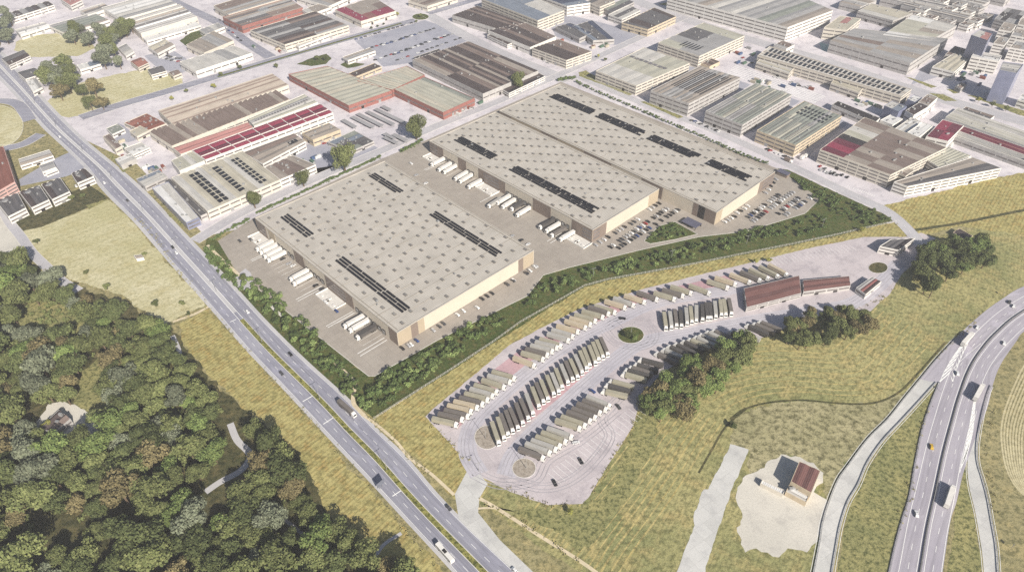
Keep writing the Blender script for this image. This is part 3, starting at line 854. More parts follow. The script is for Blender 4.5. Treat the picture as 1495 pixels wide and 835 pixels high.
bld('grey ribbed hall with pale walls beside the small far left lawn', 8, ((272, 66), (312, 46), (341, 60), (298, 78)), ['grey', 'taupe', 'grey'], 6, 1, 1, 'gable', 0.7, 'cream', 1)
bld('broad pale hall with grey roof corner facing the wide blue street', 8, ((262, 91), (340, 67), (368, 78), (286, 105)), ['pale', 'beige', 'pale', 'grey'], 5, 1, 1, 'gable', 0.6, 'white', 1)
bld('red tiled villa at the edge of the dry field, far left', 6, ((190, 90), (205, 84), (217, 92), (202, 99)), ['tile'], 1, 1, 0, 'gable', 2.2, 'cream', 2, cat='house', name='house', vents=1, par=0.06)
bld('white villa with dark roof beside the red tiled villa', 6, ((215, 102), (236, 96), (243, 104), (221, 110)), ['dkgrey'], 1, 1, 0, 'gable', 2.0, 'white', 2, cat='house', name='house', vents=1, par=0.06)
bld('small brown roofed house between the white villa and the pale hall', 5, ((246, 106), (258, 102), (265, 107), (253, 112)), ['brown'], 1, 1, 0, 'gable', 1.8, 'cream', 1, cat='house', name='house', vents=1, par=0.06)
bld('dark roofed house by the avenue at the left edge', 6, ((2, 86), (34, 73), (44, 82), (13, 96)), ['dkbrown', 'dkgrey'], 2, 1, 0, 'gable', 1.6, 'white', 2, cat='house', name='house', vents=1, par=0.06)
bld('white house with dark hipped roof and tall white front by the avenue', 7, ((25, 106), (50, 99), (62, 108), (37, 116)), ['dkgrey'], 1, 1, 0, 'gable', 1.8, 'white', 2, cat='house', name='house', vents=1, par=0.06)
bld('pale bungalow behind the round tree at far left', 4, ((82, 88), (100, 82), (106, 88), (88, 94)), ['white'], 1, 1, 0, 'gable', 1.0, 'white', 1, cat='house', name='house', vents=0)
bld('long white house with cross shaped parapets beside the round tree', 5, ((112, 96), (142, 88), (147, 94), (117, 103)), ['white', 'bluegrey'], 4, 1, 1, 'gable', 0.8, 'white', 1, cat='house', name='house', vents=0)
bld('pale narrow barn with grey roof on the track, far left', 5, ((172, 70), (184, 64), (196, 76), (184, 83)), ['pale', 'grey'], 2, 1, 0, 'gable', 1.0, 'white', 1, cat='house', name='house', vents=1)
# -- left of the avenue
bld('red brown block of flats with pink front at the left edge', 12, ((-24, 224), (5, 214), (22, 266), (-8, 283)), ['tile', 'redbrown'], 3, 1, 1, 'gable', 1.2, 'pink', 4, cat='block of flats', name='apartment_block')
bld('grey L shaped house in the walled yard left of the avenue', 4, ((27, 233), (72, 219), (78, 228), (30, 243)), ['grey', 'taupe'], 2, 1, 0, 'gable', 1.2, 'white', 1, cat='house', name='house', vents=1)
bld('small grey outbuilding in the walled yard left of the avenue', 4, ((57, 242), (77, 235), (82, 245), (62, 252)), ['grey'], 1, 1, 0, 'gable', 1.0, 'white', 1, cat='house', name='house', vents=0)
bld('long white lean-to below the grey outbuilding left of the avenue', 3, ((64, 250), (82, 244), (85, 248), (67, 255)), ['white'], 1, 1, 0, 'gable', 0.6, 'white', 1, cat='shed', name='shed', vents=0)
for i, q in enumerate((((-6, 294), (26, 282), (38, 304), (12, 317)), ((28, 281), (58, 271), (72, 292), (46, 304)), ((60, 270), (88, 260), (102, 280), (76, 292)), ((104, 254), (124, 246), (137, 258), (113, 268)))):
    bld(['dark roofed terrace house beside the pale lane, leftmost of the garden row', 'dark roofed terrace house with white dormer, second in the garden row', 'dark roofed terrace house, third in the row above the mown field', 'small dark roofed end house next to the avenue above the mown field'][i], 7, q, ['dkgrey', 'dkbrown', 'dkgrey'], 3, 1, 1, 'gable', 1.1, 'white', 2, cat='house', name='terrace_house', vents=2,
        bars=((0.1, 0.5, 0.1, 0.25, 1, 1, .9, .7, M_vent),))
# -- brown and crimson works beside the avenue
bld('low garden restaurant with mottled red roof by the avenue corner', 4, ((181, 180), (214, 166), (243, 181), (212, 193)), ['redbrown', 'tile', 'redbrown'], 3, 2, 0, 'gable', 0.6, 'cream', 1, cat='building', name='pavilion', vents=12)
bld('square tan roofed annex beside the mottled red roof', 5, ((189, 192), (205, 184), (218, 191), (200, 200)), ['beige'], 1, 1, 0, 'flat', 0.3, 'cream', 1, cat='building', name='annex')
bld('grey roofed petrol kiosk on the blue forecourt by the avenue', 4, ((155, 188), (172, 181), (182, 189), (164, 197)), ['grey', 'greengrey'], 2, 1, 0, 'flat', 0.3, 'white', 1, cat='building', name='kiosk')
bld('white banded office wing facing the avenue forecourt', 5, ((181, 217), (206, 208), (219, 216), (194, 227)), ['pale', 'white'], 2, 1, 0, 'flat', 0.3, 'white', 2, cat='building', name='office_block')
bld('very long brown ribbed shed along the blue shaded street', 8, ((231, 162), (397, 108), (421, 125), (254, 184)), ['taupe', 'brown', 'taupe'], 13, 1, 0, 'saw', 1.5, 'cream', 1, vents=6)
bld('long brown sawtooth works behind the rose and crimson roofs', 8, ((218, 193), (404, 133), (423, 146), (251, 214)), ['brown', 'taupe', 'brown', 'brown'], 24, 1, 1, 'saw', 1.8, 'cream', 1)
bld('pale grey workshop with light glazing strips above the crimson roof', 8, ((362, 174), (444, 138), (464, 150), (371, 185)), ['sage', 'grey', 'pale', 'sage'], 4, 1, 0, 'gable', 0.6, 'white', 1, bars=((0.05, .95, .45, .6, 20, 1, .5, .9, D),))
bld('faded rose pink gabled roof left of the crimson roof', 9, ((252, 216), (361, 179), (370, 187), (264, 226)), ['rose', 'darkred'], 2, 1, 0, 'gable', 1.4, 'cream', 1, vents=0)
bld('bright crimson roof with white grid lines', 10, ((280, 220), (467, 152), (486, 165), (300, 234)), ['crimson', 'maroon', 'crimson'], 3, 9, 0, 'gable', 0.9, 'white', 2, vents=0, seq=True,
    bars=tuple((k / 9 - 0.0028, k / 9 + 0.0028, 0.0, 1.0, 1, 1, 1, 1, M_kerb) for k in range(1, 9)) + ((0.0, 1.0, 0.655, 0.675, 1, 1, 1, 1, M_kerb),))
bld('pale green annex with black skylights left of the crimson roof', 8, ((250, 235), (279, 221), (299, 235), (262, 250)), ['sage', 'pale', 'sage'], 4, 1, 1, 'gable', 0.4, 'white', 1)
bld('cream factory hall with grids of black skylights', 9, ((250, 260), (354, 221), (409, 263), (303, 309)), ['beige', 'pale', 'beige', 'beige'], 10, 1, 1, 'gable', 0.6, 'cream', 2, vents=6,
    bars=((0.18, .32, .08, .95, 2, 9, .8, .75, M_solar), (0.48, .58, .12, .9, 1, 9, .8, .7, M_solar), (.76, .88, .1, .92, 2, 9, .75, .7, M_solar)))
bld('brown roofed workshop with three black rooflights behind the factory hall', 8, ((354, 223), (429, 195), (446, 207), (384, 240)), ['taupe', 'brown'], 3, 1, 0, 'gable', 0.9, 'white', 2, bars=((0.72, .92, .45, .75, 3, 1, .8, .9, M_solar),))
bld('dark brown mossy roof behind the two small street trees', 8, ((386, 245), (427, 227), (461, 241), (409, 263)), ['brown', 'taupe', 'brown'], 4, 1, 1, 'gable', 0.6, 'white', 2, vents=8)
bld('small brown gabled workshop with yellowish eaves in the works yard', 7, ((441, 195), (480, 180), (497, 190), (457, 205)), ['dkbrown', 'brown', 'stone' if False else 'taupe'], 2, 1, 0, 'gable', 1.0, 'stone', 1)
bld('dark slate low roof littered with plant behind the big round tree', 4, ((479, 208), (517, 191), (546, 207), (514, 221)), ['greengrey', 'bluegrey', 'dkgrey'], 4, 2, 0, 'flat', 0.3, 'grey', 1, vents=14)
bld('pale flat office with navy front between avenue and factory hall', 7, ((222, 275), (246, 266), (291, 318), (272, 326)), ['pale', 'white'], 2, 1, 1, 'flat', 0.3, 'blue', 2, cat='building', name='office_block')  # navy of the front is shade put into the wall colour
bld('long low shed strip with dark roof beside the factory hall', 5, ((240, 264), (248, 261), (302, 312), (293, 316)), ['dkgrey', 'grey'], 2, 1, 1, 'gable', 0.5, 'grey', 1)  # dark roofed strip stands in for long shadows beside the hall
bld('white workshop with black roof edges in the pale yard by the avenue', 5, ((199, 262), (232, 248), (244, 258), (212, 273)), ['pale', 'bluegrey'], 3, 1, 0, 'flat', 0.3, 'grey', 1)
# -- upper left blocks
bld('brown patched roof with red parapets at the upper left crossroads', 9, ((325, 26), (421, -2), (442, 12), (353, 39)), ['brown', 'grey', 'taupe', 'dkgrey', 'brown'], 10, 2, 0, 'gable', 0.7, 'red', 1, bars=((.45, .6, .2, .4, 1, 1, 1, 1, M_vent),))
bld('brown roofed block at the top edge behind the red parapets', 9, ((312, 9), (392, -16), (418, -3), (334, 22)), ['brown', 'taupe', 'grey'], 6, 1, 0, 'gable', 0.7, 'cream', 1)
bld('dark grey and brown works with pale yard on the wide blue street', 9, ((365, 45), (459, 17), (509, 38), (416, 66)), ['dkgrey', 'brown', 'grey', 'dkbrown', 'dkgrey'], 9, 2, 0, 'gable', 0.8, 'cream', 2)
bld('pale low annex in front of the dark grey works', 5, ((424, 62), (470, 46), (480, 52), (436, 69)), ['pale', 'grey'], 3, 1, 0, 'flat', 0.3, 'white', 1)
bld('brown roof with crimson front section near the far roundabout', 8, ((489, 15), (545, -4), (578, 17), (527, 32)), ['brown', 'taupe', 'crimson', 'darkred'], 4, 3, 1, 'gable', 0.6, 'cream', 1, vents=10)
bld('taupe roofed hall at the top edge left of the far roundabout', 8, ((432, -4), (500, -22), (520, -8), (480, 10)), ['taupe', 'grey', 'brown'], 6, 1, 1, 'gable', 0.7, 'white', 1)
bld('mid brown low roof at the top edge above the far roundabout', 7, ((596, 2), (640, -14), (668, -4), (624, 10)), ['taupe', 'brown'], 4, 1, 0, 'gable', 0.6, 'cream', 1)
# -- red walled striped market hall, three sections
bld('beige lined roof with red walls, left wing of the market hall', 8, ((421, 109), (478, 97), (572, 133), (509, 155)), ['sage', 'beige', 'sage'], 12, 1, 0, 'gable', 0.5, 'red', 1, vents=2)
bld('beige lined roof of the market hall, rear wing beside the round garden', 8, ((521, 119), (594, 97), (620, 110), (573, 132)), ['sage', 'beige'], 11, 1, 1, 'gable', 0.5, 'red', 1, vents=3)
bld('beige lined roof with green eaves, right wing of the red walled market hall', 8, ((575, 131), (620, 113), (693, 144), (647, 165)), ['sage', 'beige', 'sage', 'sage', 'sage', 'sage', 'greengrey'], 7, 1, 1, 'gable', 0.5, 'red', 1, vents=3, seq=True)
bld('narrow dark brown pavilion beside the round garden', 5, ((509, 108), (546, 93), (557, 98), (519, 113)), ['dkbrown', 'maroon'], 2, 1, 0, 'gable', 1.0, 'stone', 1, cat='building', name='pavilion', vents=2)
# -- big dark sheds in the middle
bld('big weathered dark brown shed with streaked roof above the warehouses', 9, ((602, 88), (684, 61), (786, 104), (705, 138)), ['brown', 'dkbrown', 'brown', 'taupe', 'brown', 'dkbrown', 'brown', 'dkbrown', 'taupe'], 18, 2, 1, 'gable', 0.7, 'grey', 1, vents=14)
bld('white low building with dark roof below the streaked brown shed', 5, ((733, 131), (786, 107), (796, 112), (743, 137)), ['dkbrown', 'black'], 2, 1, 0, 'gable', 0.5, 'white', 2, cat='building', name='office_block')
bld('dark brown ribbed hall beside the far roundabout', 9, ((660, 23), (697, 9), (766, 34), (736, 46)), ['dkbrown', 'brown', 'dkbrown'], 9, 1, 1, 'gable', 0.7, 'grey', 1)
bld('dark brown ribbed hall, middle of three along the broad pale street', 9, ((712, 45), (768, 34), (812, 54), (774, 70)), ['dkbrown', 'brown'], 7, 1, 1, 'gable', 0.7, 'white', 1)
bld('dark brown ribbed hall with banded cream front on the broad pale street', 10, ((777, 71), (815, 58), (864, 76), (827, 89)), ['dkbrown', 'brown', 'dkbrown'], 7, 1, 1, 'gable', 0.7, 'cream', 3)
bld('low flat lean-to with white bands before the middle dark hall', 5, ((711, 52), (730, 46), (760, 60), (741, 66)), ['dkgrey', 'dkbrown'], 2, 1, 1, 'flat', 0.3, 'white', 2, cat='shed', name='shed')
bld('blue grey flat roofed block with long banded front, top middle', 15, ((703, -1), (752, -17), (824, 16), (785, 31)), ['bluegrey', 'pale', 'pale', 'bluegrey'], 2, 2, 1, 'flat', 0.3, 'cream', 4, cat='office block', name='office_block', vents=8)
bld('dark slate roofed office with white bands at the top middle edge', 13, ((792, -3), (826, -14), (862, 5), (828, 10)), ['navy', 'bluegrey'], 4, 1, 0, 'flat', 0.3, 'white', 3, cat='office block', name='office_block')
bld('pale banded office with dark flat roof at the top edge', 12, ((856, 3), (880, -8), (898, 2), (876, 11)), ['dkgrey', 'taupe'], 3, 1, 0, 'flat', 0.3, 'cream', 3, cat='office block', name='office_block')
bld('navy stepped shed in the blue shaded yard, left part', 6, ((811, 40), (832, 34), (866, 48), (846, 57)), ['navy', 'dkgrey'], 3, 1, 1, 'gable', 0.5, 'grey', 1)
bld('navy stepped shed in the blue shaded yard, right part', 6, ((836, 39), (864, 30), (897, 58), (866, 60)), ['navy', 'bluegrey', 'dkgrey'], 4, 1, 1, 'gable', 0.5, 'grey', 1)
bld('charcoal ribbed roof on sandy walls beside the top street', 9, ((908, 34), (955, 12), (987, 25), (946, 44)), ['dkgrey', 'dkgrey', 'dkbrown'], 9, 1, 1, 'gable', 0.6, 'stone', 2)
bld('small pale grey roofed block left of the charcoal roof', 8, ((888, 22), (918, 8), (935, 16), (908, 29)), ['grey', 'pale', 'dkgrey'], 3, 1, 0, 'flat', 0.3, 'white', 2, cat='building', name='office_block')
bld('small dark roofed block at the top edge above the charcoal roof', 8, ((880, 12), (912, -2), (926, 4), (894, 19)), ['dkgrey', 'greengrey'], 2, 1, 0, 'flat', 0.3, 'grey', 2, cat='building', name='office_block')
bld('huge hangar with four rows of white panels at the top right', 18, ((975, -5), (1090, -38), (1216, 16), (1150, 41)), ['grey', 'greengrey', 'grey', 'taupe', 'pale', 'grey', 'pale', 'grey'], 12, 1, 0, 'gable', 0.8, 'white', 4, vents=4, gap=14, seq=True)
# -- right of the new warehouses
bld('pale silver hall with a row of dark rooflights beside the hedge', 11, ((870, 104), (940, 70), (1007, 93), (929, 126)), ['pale', 'sage', 'grey', 'pale'], 4, 3, 0, 'gable', 0.5, 'cream', 3, bars=((.62, .68, .05, .9, 1, 8, .9, .8, D),))
bld('grey ribbed hall with pale front strip and stacked cream bands', 14, ((961, 63), (1027, 34), (1087, 53), (1021, 83)), ['sage', 'grey', 'grey', 'grey', 'dkgrey'], 5, 2, 1, 'gable', 0.6, 'cream', 4, bars=((.1, .3, .35, .8, 1, 6, .95, .4, M_solar),), vents=6)
bld('grey hall roofed with many black louvre bars', 14, ((950, 133), (1022, 97), (1081, 114), (1006, 152)), ['grey', 'taupe', 'grey'], 8, 1, 0, 'gable', 0.5, 'grey', 3, bars=((.25, .95, .12, .92, 1, 12, .9, .35, M_solar), (.05, .2, .1, .9, 1, 6, .9, .3, M_light)))
bld('grey green glazed hall with white side wall, largest of the ribbed glass roofs', 13, ((1030, 163), (1103, 122), (1156, 139), (1084, 183)), ['greengrey', 'grey', 'sage', 'greengrey'], 10, 2, 0, 'gable', 0.4, 'grey', 3, bars=((.03, .97, .04, .96, 1, 14, .95, .14, D),))
bld('grey green glazed hall with brown cladding, nearest the parking street', 12, ((1105, 191), (1174, 148), (1229, 170), (1162, 213)), ['greengrey', 'sage', 'grey', 'greengrey'], 9, 2, 0, 'gable', 0.4, 'stone', 3, bars=((.03, .6, .05, .95, 1, 11, .95, .16, D), (.65, .92, .15, .9, 3, 8, .6, .5, M_solar)))
bld('row of black rooflights on a long cream terrace block', 11, ((1106, 82), (1124, 68), (1331, 131), (1316, 142)), ['pale', 'taupe', 'pale'], 20, 1, 1, 'gable', 0.4, 'cream', 3, bars=((.15, .5, .02, .98, 1, 30, .9, .6, M_solar), (.55, .92, .02, .98, 1, 30, .9, .6, M_solar)), cat='block', name='terrace_block')
bld('lower cream front block left of the row of black rooflights', 8, ((1104, 92), (1112, 84), (1160, 99), (1152, 108)), ['beige', 'pale'], 4, 1, 1, 'flat', 0.3, 'cream', 2, cat='block', name='terrace_block')
bld('second lower cream block under the row of black rooflights', 8, ((1213, 122), (1221, 113), (1262, 127), (1254, 136)), ['beige', 'pale'], 4, 1, 1, 'flat', 0.3, 'cream', 2, cat='block', name='terrace_block')
bld('broad patchwork grey roof, near half, beside the turquoise pool yard', 14, ((1212, 60), (1247, 42), (1384, 57), (1329, 93)), ['taupe', 'grey', 'grey', 'pale', 'grey', 'grey', 'brown'], 6, 2, 1, 'gable', 0.5, 'grey', 2)
bld('broad patchwork pale roof, far half, top right', 14, ((1288, 52), (1333, 22), (1397, 38), (1358, 60)), ['pale', 'white', 'sage', 'pale', 'taupe'], 5, 2, 1, 'gable', 0.5, 'grey', 2)
bld('pale flat roof behind the patchwork roof at the top right', 10, ((1252, 17), (1272, 6), (1333, 20), (1304, 31)), ['beige', 'pale'], 3, 1, 1, 'flat', 0.3, 'grey', 2)
bld('square block with yellowish flat roof beside the patchwork roof', 14, ((1203, 41), (1226, 24), (1257, 28), (1236, 45)), ['beige', 'sage', 'rose'], 3, 2, 0, 'flat', 0.3, 'cream', 3, cat='block', name='office_block')
bld('white roofed depot with brown rear in the pale top right yard', 9, ((1361, 98), (1392, 79), (1418, 84), (1393, 106)), ['beige', 'beige', 'brown'], 3, 2, 0, 'gable', 0.5, 'white', 2)
bld('brown cluttered roof left of the first blue tower', 9, ((1380, 80), (1394, 68), (1420, 75), (1408, 84)), ['brown', 'dkbrown', 'taupe'], 4, 2, 0, 'flat', 0.3, 'grey', 2, vents=10)
bld('blue fronted tower with reddish roof terrace, top right', 34, ((1418, 52), (1430, 44), (1449, 50), (1442, 60)), ['rose', 'pale'], 2, 1, 0, 'flat', 0.3, 'blue', 0, cat='tower', name='tower_block', vents=3)  # front painted blue to carry its shade
bld('blue fronted tower with white striped roof, rightmost', 34, ((1459, 103), (1464, 91), (1494, 95), (1484, 108)), ['pale', 'grey', 'white'], 5, 1, 1, 'flat', 0.3, 'blue', 0, cat='tower', name='tower_block', vents=2)  # blue here too is shade held in the wall colour
bld('white striped slab of flats between the two blue towers', 16, ((1418, 83), (1424, 75), (1463, 82), (1458, 90)), ['pale', 'white', 'grey'], 5, 1, 1, 'flat', 0.3, 'white', 4, cat='block of flats', name='apartment_block')
for i, q in enumerate((((1450, 64), (1459, 54), (1474, 57), (1466, 67)), ((1474, 70), (1483, 60), (1510, 65), (1502, 75)), ((1458, 44), (1466, 33), (1484, 37), (1476, 47)), ((1476, 52), (1484, 42), (1510, 47), (1503, 57)), ((1486, 36), (1492, 27), (1512, 30), (1506, 40)))):
    bld(['courtyard block of flats just right of the first blue tower', 'courtyard block of flats at the right edge above the rightmost tower', 'courtyard block of flats behind the first blue tower', 'grey roofed courtyard block of flats by the right edge', 'topmost courtyard block of flats at the right edge'][i], 15, q, ['taupe', 'grey'], 2, 2, 0, 'flat', 0.3, 'white', 4, cat='block of flats', name='apartment_block', vents=4, gap=6)
for i, q in enumerate((((1286, -2), (1298, -9), (1392, 10), (1380, 18)), ((1316, 8), (1328, 1), (1420, 22), (1408, 30)), ((1342, -12), (1354, -18), (1446, 2), (1434, 9)), ((1400, -14), (1410, -20), (1478, -6), (1468, 1)))):
    bld(['grey striped shed at the top edge, leftmost of the far row', 'grey striped shed before the far row, beside the pale ramp road', 'grey striped shed at the top edge, second of the far row', 'grey striped shed at the top edge, rightmost of the far row'][i], 9, q, ['grey', 'dkgrey', 'pale', 'taupe', 'grey'], 12, 1, 1, 'saw', 0.8, 'grey', 1)
bld('black dense block beyond the pale ramp road, top right corner', 12, ((1452, 28), (1470, 12), (1500, 18), (1482, 36)), ['dkgrey', 'black', 'grey'], 4, 3, 0, 'flat', 0.4, 'grey', 3, cat='block', name='office_block')
# -- patched brown hall and neighbours at the right
bld('large brown patched hall with crimson panels and banded cream front', 13, ((1197, 219), (1262, 172), (1382, 216), (1300, 256)), ['maroon', 'crimson', 'maroon', 'black', 'sage', 'pale', 'taupe', 'brown', 'taupe', 'brown', 'taupe', 'brown', 'brown', 'brown', 'brown', 'taupe', 'brown', 'taupe', 'brown', 'brown', 'taupe', 'brown', 'taupe', 'brown'], 8, 3, 1, 'gable', 0.5, 'cream', 4, bars=(), vents=12, seq=True)
bld('small stepped brown annex in front of the patched hall corner', 10, ((1303, 249), (1312, 241), (1335, 249), (1322, 258)), ['brown', 'taupe'], 3, 1, 1, 'flat', 0.3, 'cream', 3, cat='annex', name='annex')
bld('wedge shaped brown roofed hall with long banded white front by the field', 10, ((1305, 266), (1419, 230), (1462, 246), (1325, 273)), ['dkgrey', 'taupe'], 2, 1, 0, 'gable', 0.5, 'white', 3)
bld('pale green triangular roofed hall behind the wedge shaped hall', 9, ((1352, 233), (1384, 215), (1418, 228), (1372, 246)), ['sage', 'pale', 'sage'], 6, 1, 0, 'gable', 0.4, 'white', 3)
bld('long dark brown shed behind the patched hall', 7, ((1215, 153), (1223, 148), (1285, 173), (1277, 180)), ['dkbrown', 'black'], 3, 1, 1, 'gable', 0.5, 'white', 1)
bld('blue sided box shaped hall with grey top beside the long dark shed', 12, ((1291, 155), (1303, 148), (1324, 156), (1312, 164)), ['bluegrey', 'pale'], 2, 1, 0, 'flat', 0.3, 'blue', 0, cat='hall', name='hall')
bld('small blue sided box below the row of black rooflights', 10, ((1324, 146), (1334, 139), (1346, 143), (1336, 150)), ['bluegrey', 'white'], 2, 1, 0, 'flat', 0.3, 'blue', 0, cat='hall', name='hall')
bld('brown ribbed box shaped hall beside the blue sided box', 11, ((1322, 162), (1342, 150), (1356, 156), (1334, 169)), ['brown', 'dkbrown'], 5, 1, 1, 'gable', 0.4, 'white', 1, cat='hall', name='hall')
bld('smaller brown ribbed hall nearest the broad right hand avenue', 11, ((1340, 150), (1354, 138), (1369, 143), (1356, 155)), ['brown', 'taupe'], 4, 1, 1, 'gable', 0.4, 'white', 1, cat='hall', name='hall')
bld('low white flat roof below the blue sided hall', 6, ((1285, 176), (1300, 168), (1318, 174), (1303, 183)), ['white'], 2, 1, 0, 'flat', 0.3, 'white', 1, cat='hall', name='hall')
bld('white flat hall between patched hall and crimson and black hall', 8, ((1304, 190), (1330, 172), (1345, 178), (1320, 196)), ['white', 'pale', 'brown'], 4, 1, 0, 'flat', 0.3, 'white', 1, cat='hall', name='hall')
bld('white box hall with blue shaded side left of crimson and black hall', 11, ((1324, 194), (1346, 179), (1362, 184), (1341, 201)), ['white'], 2, 1, 0, 'flat', 0.3, 'white', 0, cat='hall', name='hall')
bld('crimson and black roofed hall with pink bands', 11, ((1352, 200), (1376, 175), (1407, 184), (1384, 207)), ['crimson', 'black', 'crimson', 'maroon'], 2, 2, 1, 'gable', 0.4, 'white', 2, cat='hall', name='hall')
bld('dark roofed strip behind the pale vaulted hall', 7, ((1402, 162), (1410, 156), (1452, 170), (1444, 176)), ['dkgrey', 'brown'], 3, 1, 1, 'gable', 0.4, 'white', 1, cat='hall', name='hall')
bld('long pale ribbed vault hall at the right edge', 9, ((1380, 172), (1398, 158), (1530, 204), (1515, 220)), ['pale', 'grey', 'pale', 'sage'], 26, 1, 1, 'gable', 0.5, 'white', 1, cat='hall', name='hall')
bld('long dark red roofed hall with pale side wall at the right edge', 10, ((1400, 192), (1407, 185), (1525, 226), (1518, 235)), ['maroon', 'darkred', 'maroon'], 8, 1, 1, 'gable', 0.4, 'white', 1, cat='hall', name='hall')
bld('grey lean-to with glazed front under the dark red roofed hall', 6, ((1390, 200), (1398, 192), (1515, 234), (1508, 242)), ['grey', 'pale'], 8, 1, 1, 'flat', 0.3, 'grey', 1, cat='hall', name='hall')
bld('row of white sheds with dark doors by the avenue bend', 5, ((38, 119), (52, 113), (62, 128), (48, 135)), ['white', 'grey'], 3, 1, 1, 'gable', .6, 'white', 1, cat='shed', name='shed')
bld('grey hall behind the far left terrace near the top edge', 7, ((116, 16), (150, 5), (162, 12), (128, 23)), ['grey', 'taupe', 'dkgrey'], 6, 1, 0, 'saw', 1.2, 'white', 1)
bld('small pale hall between small lawn and crossroads', 6, ((291, 44), (318, 34), (328, 40), (301, 51)), ['pale', 'grey'], 4, 1, 1, 'gable', .5, 'white', 1)
bld('small pale hall between dark grey works and taupe hall', 7, ((441, 15), (471, 4), (484, 11), (453, 22)), ['pale', 'taupe', 'grey'], 4, 1, 1, 'gable', .5, 'white', 1)
bld('brown slatted canopy below the grey ribbed hall', 4, ((1018, 91), (1034, 84), (1051, 91), (1036, 98)), ['dkbrown', 'brown'], 6, 1, 1, 'gable', .4, 'stone', 0, cat='shed', name='shed')
bld('tiny brown roofed pump house in the pale yard, top right', 5, ((1395, 126), (1403, 121), (1411, 125), (1403, 130)), ['brown'], 1, 1, 0, 'gable', .8, 'grey', 1, cat='shed', name='shed')
bld('white low terrace beside the rightmost blue tower', 8, ((1486, 146), (1492, 138), (1514, 144), (1508, 152)), ['white', 'grey'], 3, 1, 1, 'flat', .3, 'white', 2, cat='building', name='office_block')
bld('grey striped hall at the top edge right of the huge hangar', 9, ((1226, 4), (1248, -6), (1280, 2), (1256, 11)), ['grey', 'pale', 'taupe'], 8, 1, 1, 'saw', 1.2, 'grey', 1)
bld('white canopy roof on the pale forecourt by the avenue', 4.5, ((168, 233), (190, 224), (199, 232), (177, 242)), ['white', 'pale'], 2, 1, 0, 'flat', .3, 'grey', 0, cat='canopy', name='shed')
bld('long narrow brown shed above the rose pink roof end', 6, ((150, 200), (160, 196), (178, 214), (168, 219)), ['taupe', 'brown'], 3, 1, 1, 'gable', .5, 'cream', 1, cat='shed', name='shed')
bld('low taupe lean-to between market hall and bus yard', 5, ((500, 84), (540, 70), (548, 75), (508, 89)), ['taupe', 'grey'], 3, 1, 0, 'gable', .4, 'white', 1, cat='shed', name='shed')
bld('dark narrow store between streaked brown shed and bus yard', 5, ((604, 84), (640, 72), (646, 76), (610, 88)), ['black', 'dkgrey'], 2, 1, 0, 'gable', .4, 'grey', 1, cat='shed', name='shed')
bld('grey pitched workshop behind the row of black rooflights', 8, ((1150, 78), (1172, 68), (1196, 77), (1174, 87)) and ((1130, 66), (1142, 60), (1160, 66), (1148, 72)), ['grey', 'brown'], 3, 1, 1, 'gable', .6, 'white', 1)
k_ = 0
for a_ in range(4):
    for b_ in range(4):
        x_, y_ = 1322 + a_ * 26 + b_ * 14, 20 + a_ * 5.2 - b_ * 6.2
        if x_ > 1440: continue
        k_ += 1
        bld(f'small dark roofed block, {nth(k_)} of the dense far quarter at the top right', 7 + (k_ * 7) % 5, ((x_, y_), (x_ + 9, y_ - 4), (x_ + 23, y_ - 1), (x_ + 14, y_ + 3.4)), ['dkgrey', 'grey', 'taupe', 'brown'], 3, 2, k_ % 2, 'flat', .3, 'white' if k_ % 3 else 'grey', 2, cat='block', name='office_block', vents=3, group='blocks of the dense far quarter')
# -- rest area, farm
bld('long red roofed motorway restaurant beside the lorry park, left half', 4.5, ((1086, 421), (1167, 402), (1170, 428), (1090, 449)), ['barnred'], 2, 1, 0, 'gable', 0.5, 'grey', 2, cat='restaurant', name='restaurant', vents=0, par=0.06)
bld('curving red roofed shop wing, right half of the motorway restaurant', 4.5, ((1172, 409), (1240, 403), (1242, 417), (1173, 426)), ['barnred'], 2, 1, 0, 'gable', 0.5, 'grey', 1, cat='restaurant', name='restaurant', vents=0, par=0.06)
bld('small red and grey striped kiosk at the rest area roundabout', 4.5, ((1250, 420), (1273, 404), (1287, 411), (1264, 430)), ['grey', 'darkred', 'dkbrown'], 3, 1, 0, 'gable', 0.4, 'white', 1, cat='kiosk', name='kiosk', vents=0, seq=True, par=0.06)
bld('black roofed pavilion with white base by the bridge road', 6, ((1284, 360), (1300, 350), (1336, 348), (1312, 366)), ['black', 'dkgrey'], 3, 1, 0, 'gable', 0.5, 'white', 2, cat='pavilion', name='pavilion', vents=0)
bld('brown twin roofed barn in the gravel farm yard', 7, ((1154.5, 702.5), (1167, 673), (1198, 687), (1184.5, 719.5)), ['barnred'], 2, 1, 0, 'gable', 0.5, 'stone', 0, cat='barn', name='barn', vents=0, par=0.06)
bld('pale lean-to against the front of the brown barn', 3.2, ((1147, 718), (1154, 704), (1183, 720), (1177, 734)), ['pale', 'taupe', 'white'], 3, 1, 1, 'gable', 0.4, 'stone', 0, cat='shed', name='lean_to', vents=4, doors=False)
bld('long low cream wall shed left of the brown barn', 2.4, ((1110, 706), (1113, 700), (1146, 716), (1143, 722)), ['white'], 1, 1, 0, 'flat', 0.2, 'cream', 0, cat='shed', name='shed', vents=0, doors=False)
bld('ruined dark roofed house in the clearing of the wood', 5, ((56, 625), (86, 598), (103, 611), (80, 631)), ['dkbrown', 'brown'], 2, 1, 0, 'gable', 1.8, 'grey', 1, cat='house', name='ruined_house', vents=2, par=0.06)
bld('tiny grey shed alone in the mown field', 2.6, ((195, 373), (206, 371.5), (210, 376), (199, 378)), ['taupe'], 1, 1, 0, 'gable', 0.7, 'white', 0, cat='shed', name='shed', vents=0, doors=False, par=0.06)
